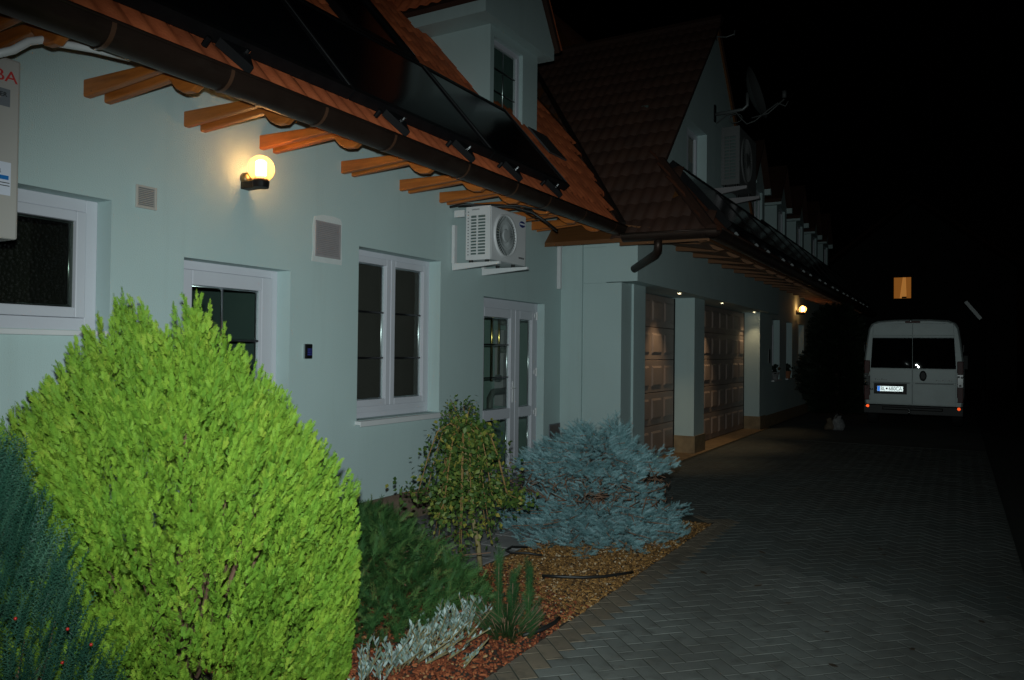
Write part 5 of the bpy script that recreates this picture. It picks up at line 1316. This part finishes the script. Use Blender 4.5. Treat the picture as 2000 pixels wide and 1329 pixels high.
# dwarf pine -------------------------------------------------------
PC_ = Vector((2.30, 3.82, 0))
dp = thing('dwarf_pine', tuple(PC_), 'dark green dwarf pine with upright candles beside the red mulch', 'conifer')
pv, pf, ptv = needle_tmpl(90, .42, .016, -.03, 50, 8)
P, D_, S_ = [], [], []; st = MB()
for i in range(70):
    a = rn.uniform(0, 6.28); r_ = rn.uniform(0, .17); base = PC_ + Vector((math.cos(a) * r_, math.sin(a) * r_, rn.uniform(.0, .10)))
    e = base + Vector((math.cos(a) * .09, math.sin(a) * .09, rn.uniform(.06, .13))); st.tube([base, e], .002, 4)
    P.append(base); D_.append(e - base); S_.append(rn.uniform(.08, .14))
for du, h in ((-.05, .34), (.12, .26), (.03, .22)):
    base = PC_ + lat * du + Vector((0, 0, .10)); st.tube([base, base + Vector((0, 0, h * .9))], .003, 5)
    for j in range(12): P.append(base + Vector((0, 0, h * j / 12))); D_.append(Vector((rn.gauss(0, .25), rn.gauss(0, .25), 1))); S_.append(.10)
st.build('stems', deadtwig_m, dp, smooth=True)
scatter('foliage', pv, pf, pine_l, np.array(P), frames(np.array([tuple(d) for d in D_])), np.array(S_).reshape(-1, 1), RNG.uniform(0, 1, len(P)), dp, tvar=ptv)

# dark evergreen by the far wall -------------------------------------
DC = Vector((2.0, 20.0, 0))
de = thing('dark_evergreen', tuple(DC), 'near black evergreen tree between the far windows and the van', 'tree')
P, D_, S_ = [], [], []
for i in range(9000):
    z = rn.uniform(.25, 2.75); R0 = .62 * (1 - ((z - 1.2) / 1.7) ** 2) + .10
    a = rn.uniform(0, 6.28); r_ = R0 * math.sqrt(rn.random()) * (1 + .18 * math.sin(a * 3 + z * 4)); P.append(DC + Vector((math.cos(a) * r_, math.sin(a) * r_, z)))
    D_.append(Vector((math.cos(a), math.sin(a), rn.uniform(-.2, .8)))); S_.append(rn.uniform(.12, .24))
dv_, df_, dtv = spray_tmpl(4, 42, .42, .07, 1)
scatter('crown', dv_, df_, dark_l, np.array(P), frames(np.array([tuple(d) for d in D_])), np.array(S_).reshape(-1, 1), RNG.uniform(0, 1, len(P)), de)
mb = MB(); mb.tube([DC + Vector((0, 0, -.01)), DC + Vector((0, 0, 2.2))], .07, 8, r1=.02); mb.build('trunk', soil, de, smooth=True)

# hoses
t = thing('drip_hose', (1.9, 5.0, 0), 'black drip hose curving over the tan mulch by the spruce', 'hose')
mb = MB(); mb.tube([(1.98, 4.86, .035), (2.1, 4.89, .04), (2.25, 4.96, .04), (2.36, 5.08, .035), (2.43, 5.22, .03), (2.46, 5.36, .01)], .011, 8); mb.build('hose', hose_m, t, smooth=True)
t = thing('drip_hose', (1.45, 5.3, 0), 'black hose loop at the slab edge behind the tree trunk', 'hose')
mb = MB(); mb.tube([(1.72, 5.36, .03), (1.62, 5.33, .04), (1.5, 5.25, .045), (1.44, 5.28, .05), (1.43, 5.4, .05), (1.5, 5.52, .03)], .009, 8); mb.build('hose', hose_m, t, smooth=True)
t = thing('drip_hose', (2.44, 4.0, 0), 'short black hose end on the red mulch beside the paving', 'hose')
mb = MB(); mb.tube([(2.40, 3.82, .02), (2.47, 3.93, .035), (2.485, 4.05, .04), (2.46, 4.16, .03)], .012, 8); mb.build('hose', hose_m, t, smooth=True)

# dry leaves on the driveway
leafd = mat('dry_brown_leaf', (0.035, 0.022, 0.012), (0.06, 0.035, 0.018), 20, 0.8)
wheres = ['far right of the spruce', 'next to the farthest one', 'level with the spruce front', 'behind the middle of the near paving', 'close to the tan border', 'in the middle of the drive', 'near the bottom edge of the photo', 'just behind the nearest one', 'near the right edge of the drive', 'between the border and mid drive', 'alone on the near right paving']
for i, (x, y) in enumerate(((3.95, 7.12), (3.99, 6.92), (3.31, 5.53), (3.14, 6.47), (2.9, 5.64), (3.87, 6.11), (3.95, 4.32), (3.85, 4.83), (4.63, 5.5), (3.56, 5.25), (4.29, 4.79))):
    a = rn.uniform(0, 6.28); L = rn.uniform(.022, .042); c_, s_ = math.cos(a), math.sin(a); mb = MB()
    pts = [(-1, 0, .1), (-.4, .42, .3), (.3, .45, .25), (1, .05, .55), (.35, -.42, .35), (-.45, -.36, .2)]
    top = [(x + (p * c_ - q * s_) * L, y + (p * s_ + q * c_) * L, .003 + h * L * .45) for p, q, h in pts]
    mb.prism(top, (0, 0, .0012)); o = mb.build('dry_leaf', leafd); tag(o, 'small dark curled dry leaf on the paving, ' + wheres[i], 'leaf', 'dry leaves on the driveway')
